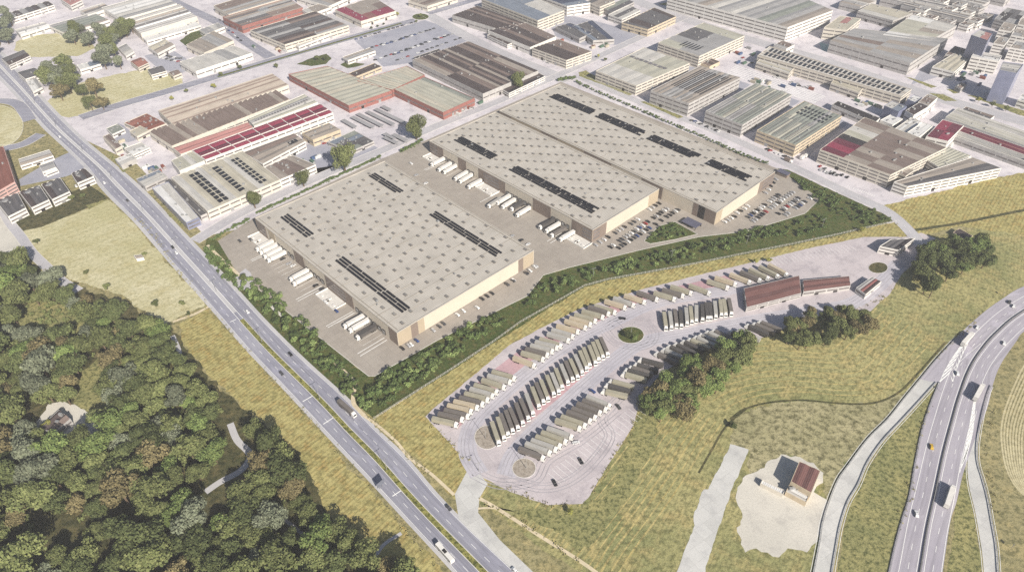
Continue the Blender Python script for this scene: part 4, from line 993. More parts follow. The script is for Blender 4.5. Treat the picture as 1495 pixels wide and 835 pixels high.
bld('small dark hut in the field beside the bridge road', 3, ((1391, 340), (1400, 334), (1420, 345), (1411, 351)), ['dkbrown'], 1, 1, 1, 'gable', 0.8, 'stone', 0, cat='shed', name='shed', vents=0, doors=False)
sheet('rubble_ground', [(70, 590), (92, 585), (112, 592), (140, 608), (156, 628), (148, 642), (110, 632), (92, 640), (60, 640), (50, 628)], M_gravel, 0.04)

# long grey canopies of the market car park
M_can = roofmat('canopy_grey', (0.27, 0.265, 0.275), 0.1, 0.8, 0.15)
CAN = [((518, 194), (529, 206)), ((533, 188), (566, 206)), ((543, 181), (578, 204)), ((557, 175), (596, 198)), ((569, 170), (606, 192)), ((587, 165), (622, 188)), ((602, 161), (634, 183)), ((612, 156), (646, 176)), ((592, 209), (606, 217)),
       ((563, 225), (581, 237)), ((575, 222), (597, 234)), ((606, 196), (626, 208)), ((570, 201), (586, 210))]
CANX = [((519, 174.5), (548, 186)), ((531, 170.5), (562, 184)), ((539, 165), (576, 184)), ((553, 160), (590, 179)), ((562, 157), (602, 177)), ((572, 153.5), (612, 173)), ((583, 150.5), (620, 169)), ((593, 149), (630, 166))]
CAN2 = [((500, 175), (519, 186)), ((514, 170.5), (545, 186)), ((522, 166), (558, 184)), ((536, 163), (575, 182)), ((548, 159), (592, 180)), ((558, 155), (570, 161)), ((561, 200), (580, 209)), ((574, 196), (594, 206)), ((561, 195), (575, 203))]
for i, (a, b) in enumerate(CAN2):
    A_, B_ = P(*a, 2.6), P(*b, 2.6)
    d = (B_ - A_).normalized(); nn = Vector((d.y, -d.x, 0))
    o = (A_ + B_) / 2; o.z = 0
    t = thing('carport', f'long grey car park canopy, {nth(i + 1)} of the row below the market hall', 'carport', o, 0, 'canopies of the market car park')
    mb = MB(); mb.obox(A_ - nn * 2.4 - Vector((0, 0, .1)), B_ - A_, nn * 4.8, (0, 0, 0.25), 0, True); mb.build('roof', M_can, t, o)
    for q in at_fracs([A_, B_], 3):
        mb = MB(); mb.box(q.x - .12, q.x + .12, q.y - .12, q.y + .12, 0.02, 2.5); mb.build('post', M_vent, t, o)

# ------------------------------------------------------------------ the three new warehouses
WH_H = 12.1
CE, SE = math.cos(E1), math.sin(E1)
class WH:
    def __init__(s, x0, y0, l, w, label):
        s.o = Vector((x0, y0, 0)); s.l, s.w = l, w
        s.t = thing('logistics_warehouse', label, 'warehouse', s.o, E1, 'new logistics warehouses')
        l_, w_, h = l, w, WH_H
        mb = MB()
        pts = [(0, 0), (l, 0), (l, w), (0, w)]
        for i in range(4):
            a, b = pts[i], pts[(i + 1) % 4]
            mb.face([(a[0], a[1], 0), (b[0], b[1], 0), (b[0], b[1], h), (a[0], a[1], h)], 0)
        mb.build('wall', M_whwall, s.t)
        mb = MB()
        # very low ridged roof inside a parapet
        nb = max(2, int(round(w / 30)))
        for i in range(nb):
            y0, y1 = 0.4 + (w - .8) * i / nb, 0.4 + (w - .8) * (i + 1) / nb
            ym = (y0 + y1) / 2
            for a, b, za, zb in ((y0, ym, h - .12, h + .12), (ym, y1, h + .12, h - .12)):
                mb.face([(0.4, a, za), (l - .4, a, za), (l - .4, b, zb), (.4, b, zb)], 0, [(a, .4), (a, l - .4), (b, l - .4), (b, .4)])
        mb.build('roof', M_whroof, s.t)
        mb = MB(); x = 12.0
        while x < l - 5:
            mb.box(x - .09, x + .09, .5, w - .5, h - .1, h + .15); x += 10.9 * (1 if R.random() < .7 else 2)
        mb.box(2.2, l - 2.2, 2.0, 2.5, h - .1, h + .16); mb.box(2.2, l - 2.2, w - 2.5, w - 2.0, h - .1, h + .16)
        mb.build('roof_seam', plain('roof_seam', (0.27, 0.245, 0.21), .6), s.t)
        rq = random.Random(label)
        for _ in range(9):
            x, y, k = rq.uniform(8, l - 8), rq.uniform(5, w - 5), rq.uniform(.4, .9)
            mb = MB(); mb.box(x - k, x + k, y - k, y + k, h - .1, h + rq.uniform(.8, 1.5)); mb.build('roof_vent', M_vent, s.t)
        mb = MB()
        mb.box(-.04, l + .04, -.04, .4, h - .3, h + .45); mb.box(-.04, l + .04, w - .4, w + .04, h - .3, h + .45)
        mb.box(-.04, .4, .401, w - .401, h - .3, h + .45); mb.box(l - .4, l + .04, .401, w - .401, h - .3, h + .45)
        mb.build('parapet', M_whroof, s.t)
    def panel(s, side, a, b, z0, z1, mat, name='cladding_panel', out=0.12):
        mb = MB()
        if side == 'dock': mb.box(a, b, -out, 0.05, z0, z1)
        elif side == 'front': mb.box(s.l - .05, s.l + out, a, b, z0, z1)
        elif side == 'back': mb.box(a, b, s.w - .05, s.w + out, z0, z1)
        else: mb.box(-out, .05, a, b, z0, z1)
        return mb.build(name, mat, s.t)
    def office(s, side, a, b):
        s.panel(side, a, b, 0.02, WH_H - .35, M_brown, 'office_cladding', .14)
        for z in (2.2, 5.4, 8.6):
            s.panel(side, a + 1.2, b - 1.2, z, z + 1.7, M_win, 'window_band', .22)
    def docks(s, side, a, b, step=5.2):
        k = int((b - a) / step)
        for i in range(k):
            x = a + step * (i + .5)
            d = s.panel(side, x - 1.6, x + 1.6, .9, 4.6, M_dark, 'dock_shelter', .5)
            mb = MB(); mb.box(x - 1.25, x + 1.25, -.62, -.5, 1.2, 4.2); mb.build('dock_door', M_vent, d)
    def skylights(s, pts, avoid):
        pts = [p for p in pts if 3.5 < p[0] < s.l - 3.5 and 3.5 < p[1] < s.w - 3.5 and not any(a[0] - 2 < p[0] < a[1] + 2 and a[2] - 2 < p[1] < a[3] + 2 for a in avoid)]
        def dist(p):
            w = s.o + Vector((CE * p[0] - SE * p[1], SE * p[0] + CE * p[1], 0))
            return w.length
        pts.sort(key=dist)
        rest = MB()
        mesh = None
        for i, (x, y) in enumerate(pts):
            if i < 100:
                if mesh is None:
                    mb = MB(); mb.box(-1.55, 1.55, -1.0, 1.0, -.3, .45, 0)
                    mb.box(-1.15, 1.15, -.68, .68, .452, .62, 1)
                    mesh = mb.mesh('skylight', [M_curb, M_light])
                link('skylight', mesh, s.t, (x, y, WH_H))
            else:
                rest.box(x - 1.55, x + 1.55, y - 1, y + 1, WH_H - .3, WH_H + .45, 0)
                rest.box(x - 1.15, x + 1.15, y - .68, y + .68, WH_H + .452, WH_H + .62, 1)
        if rest.f: tag(rest.build('skylight', [M_curb, M_light], s.t), kind='stuff')
    def solar(s, x0, x1, y0, y1, rows):
        h = (y1 - y0) / rows
        for r in range(rows):
            ya = y0 + r * h + .45; yb = ya + h - .9
            x = x0 + R.uniform(0, 2.0) * (r % 2)
            while x < x1 - 4:
                L = min(R.uniform(9, 20), x1 - x)
                mb = MB()
                mb.face([(x, ya, WH_H + .45), (x + L, ya, WH_H + .45), (x + L, yb, WH_H + .85), (x, yb, WH_H + .85)])
                mb.face([(x, yb, WH_H + .1), (x + L, yb, WH_H + .1), (x + L, yb, WH_H + .85), (x, yb, WH_H + .85)])
                mb.face([(x, ya, WH_H + .1), (x, yb, WH_H + .1), (x, yb, WH_H + .85), (x, ya, WH_H + .45)])
                mb.face([(x + L, ya, WH_H + .1), (x + L, yb, WH_H + .1), (x + L, yb, WH_H + .85), (x + L, ya, WH_H + .45)])
                mb.build('solar_panel', M_solar, s.t)
                x += L + R.uniform(.9, 1.6)

A = WH(-206.4, 481.8, 187.6, 129.0, 'nearest cream logistics warehouse with four narrow solar arrays')
a_solar = [(13.6, 52.3, 14.5, 22.5), (93, 174, 14, 22.2), (11, 52, 102.8, 110.5), (95, 173, 102.3, 110.3)]
for a in a_solar: A.solar(*a, 3)
pts = []
for i in range(-1, 19):
    for j in range(-1, 14):
        pts.append((7.8 + 10.9 * i + (5.45 if j % 2 else 0), 9.0 + 9.75 * j + (1.0 if i % 2 else -.6)))
A.skylights(pts, a_solar)
A.office('dock', .2, 16); A.panel('dock', 20, 30, .02, WH_H - .35, M_tan)
A.panel('dock', 58, 72, .02, WH_H - .35, M_brown); A.office('dock', 101, 128); A.panel('dock', 128.2, 136, .02, WH_H - .35, M_brown)
A.panel('dock', 178, 187.2, .02, WH_H - .35, M_brown)
A.panel('front', .3, 11, .02, WH_H - .35, M_tan); A.panel('front', 11.2, 17, .02, WH_H - .35, M_brown)
A.panel('front', 17.2, 22.5, .02, WH_H - .35, M_tan); A.panel('front', 112.5, 117.5, .02, WH_H - .35, M_brown); A.panel('front', 117.7, 128.5, .02, WH_H - .35, M_tan)
A.docks('dock', 31, 57); A.docks('dock', 73, 99); A.docks('dock', 138, 176)
B = WH(-76.8, 607.9, 202.1, 85.5, 'middle cream logistics warehouse facing the shared lorry yard')
b_solar = [(15, 65, 16.8, 27.4), (90, 186.3, 16, 27)]
B.solar(*b_solar[0], 4); B.solar(*b_solar[1], 4)
B.skylights([(4 + 5.42 * i, 38.7 + 4.5 * i + 17.9 * j) for i in range(0, 38) for j in range(-12, 4)], b_solar)
B.office('dock', .2, 13); B.panel('dock', 13.2, 20, .02, WH_H - .35, M_brown); B.panel('dock', 41, 52, .02, WH_H - .35, M_brown)
B.panel('dock', 68.6, 73.8, .02, WH_H - .35, M_brown); B.office('dock', 74, 96); B.panel('dock', 96.2, 103, .02, WH_H - .35, M_brown)
B.panel('dock', 136.6, 157, .02, WH_H - .35, M_brown); B.panel('dock', 180.3, 190.5, .02, WH_H - .35, M_brown); B.office('dock', 190.7, 202)
B.office('front', .2, 10); B.panel('front', 10.2, 17, .02, WH_H - .35, M_brown)
B.panel('front', 72, 85.2, .02, WH_H - .35, M_tan)
B.docks('dock', 21, 40); B.docks('dock', 53, 67); B.docks('dock', 104, 136); B.docks('dock', 158, 179)
C_ = WH(-11.8, 669.6, 255.6, 90.6, 'farthest cream logistics warehouse with a chain of three solar arrays')
c_solar = [(13.5, 68.8, 58, 70), (75.8, 131.5, 58, 70), (139.5, 193.5, 57.6, 69.7), (204.5, 246, 57.8, 69.5)]
for a in c_solar: C_.solar(*a, 4)
C_['t'] if False else None
C_.skylights([(18.4 + 5.65 * i, 17.2 + 4.4 * i + 18.0 * j) for i in range(-4, 46) for j in range(-14, 6)], c_solar)
for a, b, m in ((17.6, 58, M_tan), (58, 80, M_brown), (80, 113, M_tan), (113, 146, M_brown), (0.2, 17.6, M_brown), (180, 202.5, M_brown), (233.7, 238.5, M_brown), (238.7, 245, M_dark), (245.2, 255.4, M_brown)):
    C_.panel('dock', a + .05, b - .05, .02, WH_H - .35, m)
C_.panel('front', 66, 71, .02, WH_H - .35, M_brown); C_.office('front', 71.2, 90.4)
C_.panel('front', .2, 9, .02, WH_H - .35, M_tan)
# yard fittings: painted guide lines, ramps and terraces
mb = MB()
def wloc(W, x, y, z=0): return W.o + Vector((CE * x - SE * y, SE * x + CE * y, z))
for W, xs in ((A, (31.5, 33.5, 97, 99.5, 136.5, 138.5, 174, 177)), (B, (20.5, 22.5, 96.5, 103.5, 176, 179.5))):
    for x in xs: ribbon_mb(mb, [wloc(W, x, -2), wloc(W, x, -24)], 0.45, 0.058)
for W, a, b in ((A, 34, 98), (A, 139, 174), (B, 23, 67), (B, 104, 136), (B, 158, 176)):
    x = a
    while x < b:
        ribbon_mb(mb, [wloc(W, x, -17), wloc(W, x, -1)], 0.18, 0.058); x += 5.2
tag(mb.build('yard_markings', M_white), kind='structure')
for W, x0, x1, lab in ((A, 3, 24, 'white walled staff terrace at the left corner of the nearest warehouse'), (A, 103, 126, 'white walled staff terrace halfway along the nearest warehouse docks'), (B, 2, 16, 'white walled staff terrace at the far end of the middle warehouse'), (B, 76, 96, 'white walled staff terrace halfway along the middle warehouse docks'), (B, 184, 203, 'white walled entrance terrace at the near corner of the middle warehouse')):
    t = thing('terrace', lab, 'terrace', wloc(W, x0, 0), E1)
    L = x1 - x0
    mb = MB(); mb.box(0, L, -11, -.6, .02, .35); mb.build('deck', M_kerb, t)
    for bx in ((0, L, -11.3, -11.01), (-.3, 0, -11, -.6), (L, L + .3, -11, -.6), (L * .5 - .15, L * .5 + .15, -10.9, -5)):
        mb = MB(); mb.box(*bx, .02, 1.25); mb.build('parapet_wall', WALL['white'], t)
    for k in range(3):
        mb = MB(); x = L * (k + .5) / 3; mb.box(x - 1.2, x + 1.2, -9, -7.6, .351, 1.0); mb.build('planter', M_dark if k % 2 else WALL['white'], t)
# black ramped structure near C and gatehouse
t = thing('bicycle_shelter', 'dark curved shelter between the middle and farthest warehouse', 'shelter', P(1009, 329), E1)
mb = MB(); mb.box(-7, 7, -4.5, 4.5, 2.6, 2.9); mb.build('roof', plain('slate_panel', (0.10, 0.10, 0.14), .5), t)
mb = MB(); mb.box(-6.8, 6.8, 4.0, 4.3, .05, 2.6); mb.build('wall', M_dark, t)
for x in (-6.5, 0, 6.5):
    mb = MB(); mb.box(x - .15, x + .15, -4.2, -3.9, .05, 2.6); mb.build('post', M_dark, t)
t = thing('gatehouse', 'small dark gatehouse at the right corner of the site', 'gatehouse', P(1143, 256), E1)
mb = MB(); mb.box(-5, 5, -3, 3, .05, 3.2); mb.build('wall', M_brown, t)
mb = MB(); mb.box(-5.4, 5.4, -3.4, 3.4, 3.2, 3.5); mb.build('roof', plain('slate_panel', (0.10, 0.10, 0.14), .5), t)
mb = MB(); mb.box(-4, 4, -3.1, -2.95, 1.2, 2.4); mb.build('window_band', M_win, t)
# site fence
def fence(pts, label, hgt=1.9, step=3.0):
    l = [P(*p) for p in pts]
    o = l[0].copy()
    t = thing('fence', label, 'fence', o)
    mb = MB()
    for z in (.5, 1.2, hgt): ribbon_mb(mb, l, .07, z, 0, .08)
    mb.build('rail', M_kerb, t, o)
    mb = MB(); L = sum((b - a).length for a, b in zip(l, l[1:]))
    for q in at_fracs(l, int(L / step)): mb.box(q.x - .06, q.x + .06, q.y - .06, q.y + .06, .03, hgt + .1)
    tag(mb.build('fence_posts', M_kerb, t, o), kind='stuff')
fence([(546, 612), (656, 542), (720, 500), (760, 471), (854, 418), (888, 409), (1000, 389), (1098, 369), (1149, 359), (1220, 344), (1308, 324)], 'long pale fence between the shrub strip and the straw field')

# ------------------------------------------------------------------ vehicles
CARCOL = {'white': (0.70, 0.70, 0.70), 'black': (0.012, 0.012, 0.014), 'silver': (0.42, 0.42, 0.43), 'dark grey': (0.06, 0.06, 0.065), 'red': (0.30, 0.02, 0.02), 'blue': (0.03, 0.06, 0.18), 'yellow': (0.55, 0.36, 0.04)}
def paint(c):
    key = ('car', c)
    if key not in _cache:
        m, nt, b = newmat(c.replace(' ', '_') + '_car_paint')
        b.inputs['Base Color'].default_value = (*CARCOL[c], 1)
        b.inputs['Roughness'].default_value = 0.3
        b.inputs['Coat Weight'].default_value = 0.4
        b.inputs['Metallic'].default_value = 0.1
        _cache[key] = m
    return _cache[key]
M_glass = plain('car_glass', (0.02, 0.022, 0.026), 0.12, 0, 0.6, 0.1)
M_tyre = plain('tyre_rubber', (0.018, 0.018, 0.018), 0.9, 0, 0.1, 0.1)
def loft(mb, secs, w_bot, mat=0):
    """extrude a closed side profile across the car with a narrower top"""
    n = len(secs)
    for s in (-1, 1):
        mb.face([(x, s * (w_bot - ins), z) for x, z, ins in secs], mat)
    for i in range(n):
        (x0, z0, i0), (x1, z1, i1) = secs[i], secs[(i + 1) % n]
        mb.face([(x0, -(w_bot - i0), z0), (x1, -(w_bot - i1), z1), (x1, w_bot - i1, z1), (x0, w_bot - i0, z0)], mat)
def car_body_mesh(c):
    mb = MB()
    loft(mb, [(-2.15, .35, .08), (2.15, .35, .08), (2.2, .62, .03), (2.05, .84, .06), (1.0, .98, .06), (.35, 1.42, .26), (-1.2, 1.44, .26), (-1.95, 1.0, .08), (-2.2, .92, .05), (-2.25, .55, .04)], .90)
    return mb.mesh('car_body', paint(c))
def glass_mesh():
    mb = MB()
    loft(mb, [(.96, 1.02, .075), (.37, 1.39, .235), (-1.17, 1.41, .235), (-1.88, 1.04, .085)], .91)
    return mb.mesh('car_windows', M_glass)
def wheel_mesh(r=.33, w=.22):
    mb = MB(); mb.cyl((0, -w / 2, 0), (0, w, 0), r, r, 10)
    return mb.mesh('wheel', M_tyre)
GL, WHM, TWM = glass_mesh(), wheel_mesh(), wheel_mesh(.5, .34)
CARPROTO = {}
def car(p, ang, c, label, group, cat='car'):
    if c not in CARPROTO:
        t = thing('parked_car', label, cat, (0, 0, 0))
        link('body', car_body_mesh(c), t); link('window', GL, t)
        for x in (-1.35, 1.4):
            for y in (-.8, .8): link('wheel', WHM, t, (x, y, .34))
        CARPROTO[c] = note(t); o = t
    else:
        o = copy_tree(CARPROTO[c])
    o.location = (p.x, p.y, 0.065); o.rotation_euler = (0, 0, ang)
    tag(o, label, cat, group)
    return o
CW = ['white'] * 4 + ['black'] * 5 + ['silver'] * 4 + ['dark grey'] * 4 + ['red', 'blue']
def wpx(x0, y0, f): return lambda x, y: (x0 + x / f, y0 + y / f)
def car_row(a, b, n, ang, desc, skip=0.0, jit=0.25, z=0.5):
    pa, pb = P(*a, z), P(*b, z)
    rr = random.Random(desc); k = 0
    for i in range(n):
        if rr.random() < skip: continue
        k += 1
        p = pa.lerp(pb, i / max(1, n - 1)) + Vector((rr.uniform(-jit, jit), rr.uniform(-jit, jit), 0))
        c = rr.choice(CW)
        car(p, ang + (pi if rr.random() < .5 else 0) + rr.uniform(-.04, .04), c, f'{c} car, {nth(k)} from the left {desc}', 'cars ' + desc)
EA = E1                                    # cars nose to the wall: along e1
for i, (x, y) in enumerate([(170, 800), (225, 775), (250, 765), (300, 730), (450, 635), (505, 600), (545, 575), (670, 495), (725, 460), (850, 430), (895, 350), (940, 325), (985, 300), (1120, 215), (1180, 180), (1300, 115), (1330, 95), (1385, 55)]):
    c = R.choice(CW); f = wpx(560, 380, 6.229)
    car(P(*f(x, y), .5), E1 + R.choice((0, pi)), c, f'{c} car, {nth(i + 1)} from the left along the nearest warehouse front', 'cars along the nearest warehouse front')
for i, (x, y) in enumerate([(250, 780), (305, 745), (425, 680), (455, 655), (500, 620)]):
    c = R.choice(CW); f = wpx(700, 290, 6.229)
    car(P(*f(x, y), .5), E1 + R.choice((0, pi)), c, f'{c} car, {nth(i + 1)} from the left near the right end door', 'cars near the right end door')
car_row((870, 358), (888, 346), 4, E1, 'at the middle warehouse corner')
car_row((898, 340), (912, 331), 4, E1, 'at the first gap of the middle warehouse front', .1)
car_row((921, 327), (936, 317), 4, E1, 'at the second gap of the middle warehouse front', .1)
car_row((948, 306), (962, 297), 4, E1, 'at the far end of the middle warehouse front')
car_row((891, 361), (974, 305), 21, E1, 'in the upper line of the middle car park', .12)
car_row((903, 362), (990, 306), 21, E1, 'in the lower line of the middle car park', .12)
car_row((1058, 324), (1072, 316), 4, E1, 'at the near end of the farthest warehouse front')
car_row((1076, 311), (1092, 301), 4, E1, 'halfway along the farthest warehouse front')
car_row((1118, 282), (1133, 262), 5, E1, 'beside the office end of the farthest warehouse')
car_row((1092, 317), (1144, 280), 16, E1, 'in the first line of the right car park', .1)
car_row((1099, 323), (1157, 281), 17, E1, 'in the second line of the right car park', .15)
car_row((1136, 312), (1169, 287), 11, E1, 'in the third line of the right car park', .1)
car_row((1147, 314), (1182, 290), 11, E1, 'in the last line of the right car park', .1)
EU = E1 + pi / 2
for i, (x, y, c, a) in enumerate([(748, 345, 'silver', EU), (761, 351, 'black', EU), (771, 357, 'white', EU), (600, 239, 'white', E1), (608, 256, 'silver', EU), (622, 268, 'white', EU), (366, 350, 'black', E1), (350, 352, 'dark grey', E1), (413, 378, 'black', EU), (422, 385, 'silver', EU), (428, 388, 'white', EU), (461, 417, 'black', EU), (470, 422, 'dark grey', EU), (475, 441, 'white', E1), (491, 454, 'blue', E1)]):
    car(P(x, y, .5), a, c, f"{c} car on the warehouse yard paving {['by the long roof edge', 'alone behind the roof edge', 'beside the lorry lane', 'by the far end docks', 'near the roof of the nearest warehouse', 'beside painted bays behind the roof', 'close to the left corner terrace', 'left of the corner terrace', 'below the first dock group', 'below the dock gap', 'right of the dock gap', 'before the second dock group', 'above the halfway terrace', 'left of the halfway terrace', 'below the halfway terrace'][i]}", 'cars on the warehouse yards')
# moving and scattered cars
MISC = [(252, 361, 'black', 'black car driving on the avenue beside the mown field', -.86), (257, 369, 'white', 'white car driving just behind the black car beside the mown field', -.86), (361, 455, 'white', 'white car driving on the avenue beside the dark hedge', -.86),
        (424, 517, 'black', 'black car driving on the far carriageway beside the shrub strip', -.86), (411, 545, 'dark grey', 'dark grey car driving on the near carriageway above the wood', -.86), (655, 741, 'dark grey', 'dark van like car turning near the lorry park exit', -.86), (752, 833, 'white', 'white car on the avenue at the bottom edge', -.86),
        (1474, 441, 'dark grey', 'dark car on the motorway at the right edge', .9), (1398, 545, 'white', 'white car on the motorway beside the chevrons', 1.2), (1360, 652, 'yellow', 'yellow car alone on the near motorway carriageway', 1.25), (1338, 750, 'white', 'white car low on the near motorway carriageway', 1.3), (1466, 501, 'white', 'white car on the far motorway carriageway', 1.0), (1480, 447, 'white', 'white car beside the dark car at the right edge', .9), (1427, 478, 'white', 'white car ahead of the lorry on the slip lane', .9),
        (841, 646, 'white', 'white car standing alone on the empty lorry park paving', .2), (848, 673, 'black', 'black car on the empty lower lorry park', -1.2), (810, 705, 'black', 'black car at the bottom corner of the lorry park', -1.2), (909, 465, 'black', 'black car left of the planted lorry park island', -.1), (903, 594, 'dark grey', 'dark grey car below the lorry rows near the trees', -1.1), (865, 571, 'blue', 'blue car between two lorry rows', -.7),
        (111, 272, 'white', 'white car driving on the avenue above the terrace houses', -.86), (87, 200, 'white', 'white car on the avenue by the roundabout', -.86), (152, 267, 'white', 'white car on the near side of the avenue by the end house', -.86), (186, 293, 'dark grey', 'dark grey car on the avenue opposite the factory hall', -.86)]
for x, y, c, lab, a in MISC: car(P(x, y, .5), a, c, lab, None)
car_row((1196, 243), (1238, 260), 10, E1 + pi / 2, 'before the brown patched hall', .15, 1.2)
car_row((1200, 249), (1226, 258), 7, E1 + pi / 2, 'in the outer line before the brown patched hall', .2, 1.0)
car_row((1006, 174), (1050, 192), 11, .2, 'on the street beside the ribbed glass hall', .2, .6)
car_row((1120, 218), (1155, 232), 8, .2, 'on the street below the brown clad hall', .2, .6)
car_row((520, 58), (600, 34), 13, .5, 'in the upper line of the far bus yard', .1, .5)
car_row((535, 72), (640, 40), 16, .5, 'in the middle line of the far bus yard', .1, .5)
car_row((548, 88), (655, 50), 16, .5, 'in the lower line of the far bus yard', .15, .5)
car_row((560, 66), (628, 44), 13, .5, 'in the second line of the far bus yard', .1, .5)
car_row((575, 80), (660, 50), 16, .5, 'in the fourth line of the far bus yard', .1, .5)
car_row((580, 88), (672, 56), 14, .5, 'in the last line of the far bus yard', .1, .5)
car_row((316, 27), (350, 60), 10, -.7, 'along the far left cross street', .3, 1.5)
car_row((236, 80), (262, 86), 8, .6, 'on the far left blue car park', .15, 1.0)
car_row((240, 85), (268, 92), 8, .6, 'fronting the tan roofed house', .15, 1.0)
car_row((598, 122), (690, 158), 12, -.45, 'between market hall and streaked brown shed', .3, .8)
car_row((625, 153), (655, 170), 7, -.45, 'below the right wing of the market hall', .2, .8)
car_row((860, 112), (918, 134), 9, -.4, 'in front of the pale silver hall', .3, .8)
car_row((1130, 112), (1180, 128), 9, -.3, 'in the pale yard below the terrace blocks', .3, 3)
car_row((1085, 86), (1110, 98), 6, .5, 'in the pale yard beside the grey ribbed hall', .3, 3)
car_row((780, 80), (800, 92), 6, -.5, 'along the broad pale street', .3, .6)
car_row((474, 210), (490, 200), 7, .5, 'crowded around the dark slate roof', .1, 2)

CURT = {'olive beige': (0.31, 0.29, 0.225), 'grey brown': (0.145, 0.13, 0.12), 'white': (0.62, 0.60, 0.57), 'pale grey': (0.35, 0.34, 0.32), 'dark': (0.075, 0.07, 0.068), 'tan': (0.42, 0.36, 0.27)}
M_cabw = plain('cab_paint', (0.66, 0.645, 0.62), .4, 0, .4, .06)
M_cabr = plain('red_cab_paint', (0.33, 0.04, 0.03), .4, 0, .4, .06)
M_chas = plain('chassis_black', (0.03, 0.03, 0.03), .8, 0, .2, .2)
def lorry_proto(c, cabm):
    t = thing('articulated_lorry', 'lorry', 'lorry', (0, 0, 0))
    cm = plain(c.replace(' ', '_') + '_trailer_tarp', CURT[c], .7, 0, .2, .1, .4)
    mb = MB(); mb.box(-8.25, 5.35, -1.28, 1.28, 1.15, 4.0)
    mb.box(-8.3, -8.16, -1.3, 1.3, 1.0, 4.05); mb.box(5.26, 5.4, -1.3, 1.3, 1.1, 4.05)
    tr = mb.build('trailer', cm, t)
    mb = MB(); mb.box(-8.1, 7.9, -.5, .5, .75, 1.12); mb.box(-8.0, -7.8, -1.2, 1.2, .5, .7); mb.build('chassis', M_chas, t)
    mb = MB(); loft(mb, [(5.85, .7, 0), (8.2, .7, .02), (8.25, 1.9, .02), (7.9, 2.95, .08), (7.2, 3.7, .22), (5.95, 3.85, .2), (5.85, 2.2, .02)], 1.24)
    cab = mb.build('cab', cabm, t)
    mb = MB(); mb.face([(8.27, -1.08, 1.98), (8.27, 1.08, 1.98), (7.93, 1.02, 2.92), (7.93, -1.02, 2.92)]); mb.build('windscreen', M_glass, cab)
    for x in (-6.6, -5.25, -3.9, 4.55, 7.25):
        for y in (-1.05, 1.05): link('wheel', TWM, t, (x, y, .52))
    return note(t)
LPROTO = {}
LR = random.Random(4)
def lorry(rear, front, c, label, group, z=2.6, red=False):
    a, b = P(*rear, z), P(*front, z)
    d = (b - a); d.z = 0
    ang = math.atan2(d.y, d.x)
    k = (c, red)
    if k not in LPROTO:
        LPROTO[k] = lorry_proto(c, M_cabr if red else M_cabw); o = LPROTO[k]
    else: o = copy_tree(LPROTO[k])
    m = a.lerp(b, .5) + Vector((LR.gauss(0, .22), LR.gauss(0, .35), 0)); ang += LR.gauss(0, .013)
    o.location = (m.x, m.y, .075); o.rotation_euler = (0, 0, ang)
    return tag(o, label, 'lorry', group)
R1 = [(632,612,668,620),(640,605,677,613),(649,599,684,607),(655,592,690,600),(664,587,698,595),(671,582,705,590),(680,575,713,583),(688,569,719,577),(694,563,726,572),(705,555,738,565),(714,549,746,558),(720,543,753,552),(750,522,781,534),(763,515,795,524),(769,510,801,518),(775,505,808,513),(781,500,815,508),(788,495,820,505),(800,488,831,497),(806,482,838,491),(813,477,847,485),(824,469,857,479),(832,465,864,474),(840,460,872,469),(850,455,882,464),(860,450,890,459),(869,446,899,455),(884,441,914,450),(898,437,927,446),(914,432,942,441),(932,428,960,437),(955,428,985,437),(968,424,998,432),(981,419,1010,428),(1008,418,1035,428),(1033,411,1064,421),(1046,406,1074,415),(1069,402,1093,412),(1084,399,1108,409),(1098,396,1120,406),(1112,392,1134,403),(1126,389,1146,400)]
R2 = [(718,617,728,647),(727,612,736,640),(731,608,742,636),(738,602,749,631),(744,597,756,626),(753,590,765,620),(760,584,772,612),(767,578,778,606),(777,567,788,596),(783,561,795,588),(790,556,801,583),(797,550,808,577),(804,546,815,573),(811,539,822,568),(818,533,829,560),(825,528,837,555),(832,524,844,551),(839,519,851,546),(846,513,857,540),(852,509,863,536),(859,505,870,532),(865,501,876,528),(871,497,882,524),(876,493,888,519)]
R3 = [(759,655,793,668),(769,649,803,661),(777,644,811,656),(785,638,818,650),(793,632,826,644),(801,627,834,638),(813,615,846,626),(822,608,855,620),(830,602,862,614),(838,597,869,609),(846,591,877,603),(852,586,884,598),(860,581,890,592)]
R4 = [(917,579,877,570),(919,572,884,563),(923,565,890,556),(942,556,909,547),(945,550,912,541),(951,545,919,536),(957,540,926,531),(966,534,935,526)]
R5 = [(988,529,958,515),(997,523,968,510),(1005,519,976,506),(1014,516,985,502),(1026,512,996,498),(1034,508,1006,496),(1042,505,1015,493),(1050,501,1024,490),(1058,498,1034,487),(1066,494,1042,483),(1094,497,1066,484),(1108,495,1079,482),(1119,488,1093,476),(1128,484,1101,473),(1136,481,1110,470)]
R6 = [(970,457,973,482),(978,455,981,481),(986,454,988,478),(993,453,995,478),(1001,450,1003,474),(1008,449,1010,472),(1016,446,1017,470),(1024,445,1025,469),(1030,443,1032,468),(1036,442,1038,467),(1043,441,1045,465),(1050,439,1053,463),(1056,438,1060,462),(1063,437,1067,461)]
D1 = [(400,351,374,364),(406,356,379,369),(411,362,385,375),(416,369,390,381)]
D2 = [(449,395,423,409),(455,400,429,414)]
D3 = [(529,461,502,476),(537,467,511,482),(548,477,521,493)]
D4 = [(649.7,231,628,241.6),(659,237.6,638.5,249),(666,241.6,646.5,252.3)]
D5 = [(683,251,663,262),(690,255,669,267),(703,263,682,274)]
D6 = [(745.5,285.5,725,297),(753,291,732.5,303),(765.6,294.5,744,307),(773.6,302,752,315)]
D7 = [(808.5,321,786,333),(816.6,326.5,796,338),(826,332,804,344),(838,338,817,350)]
WT = {'w': ['white', 'white', 'white', 'pale grey']}
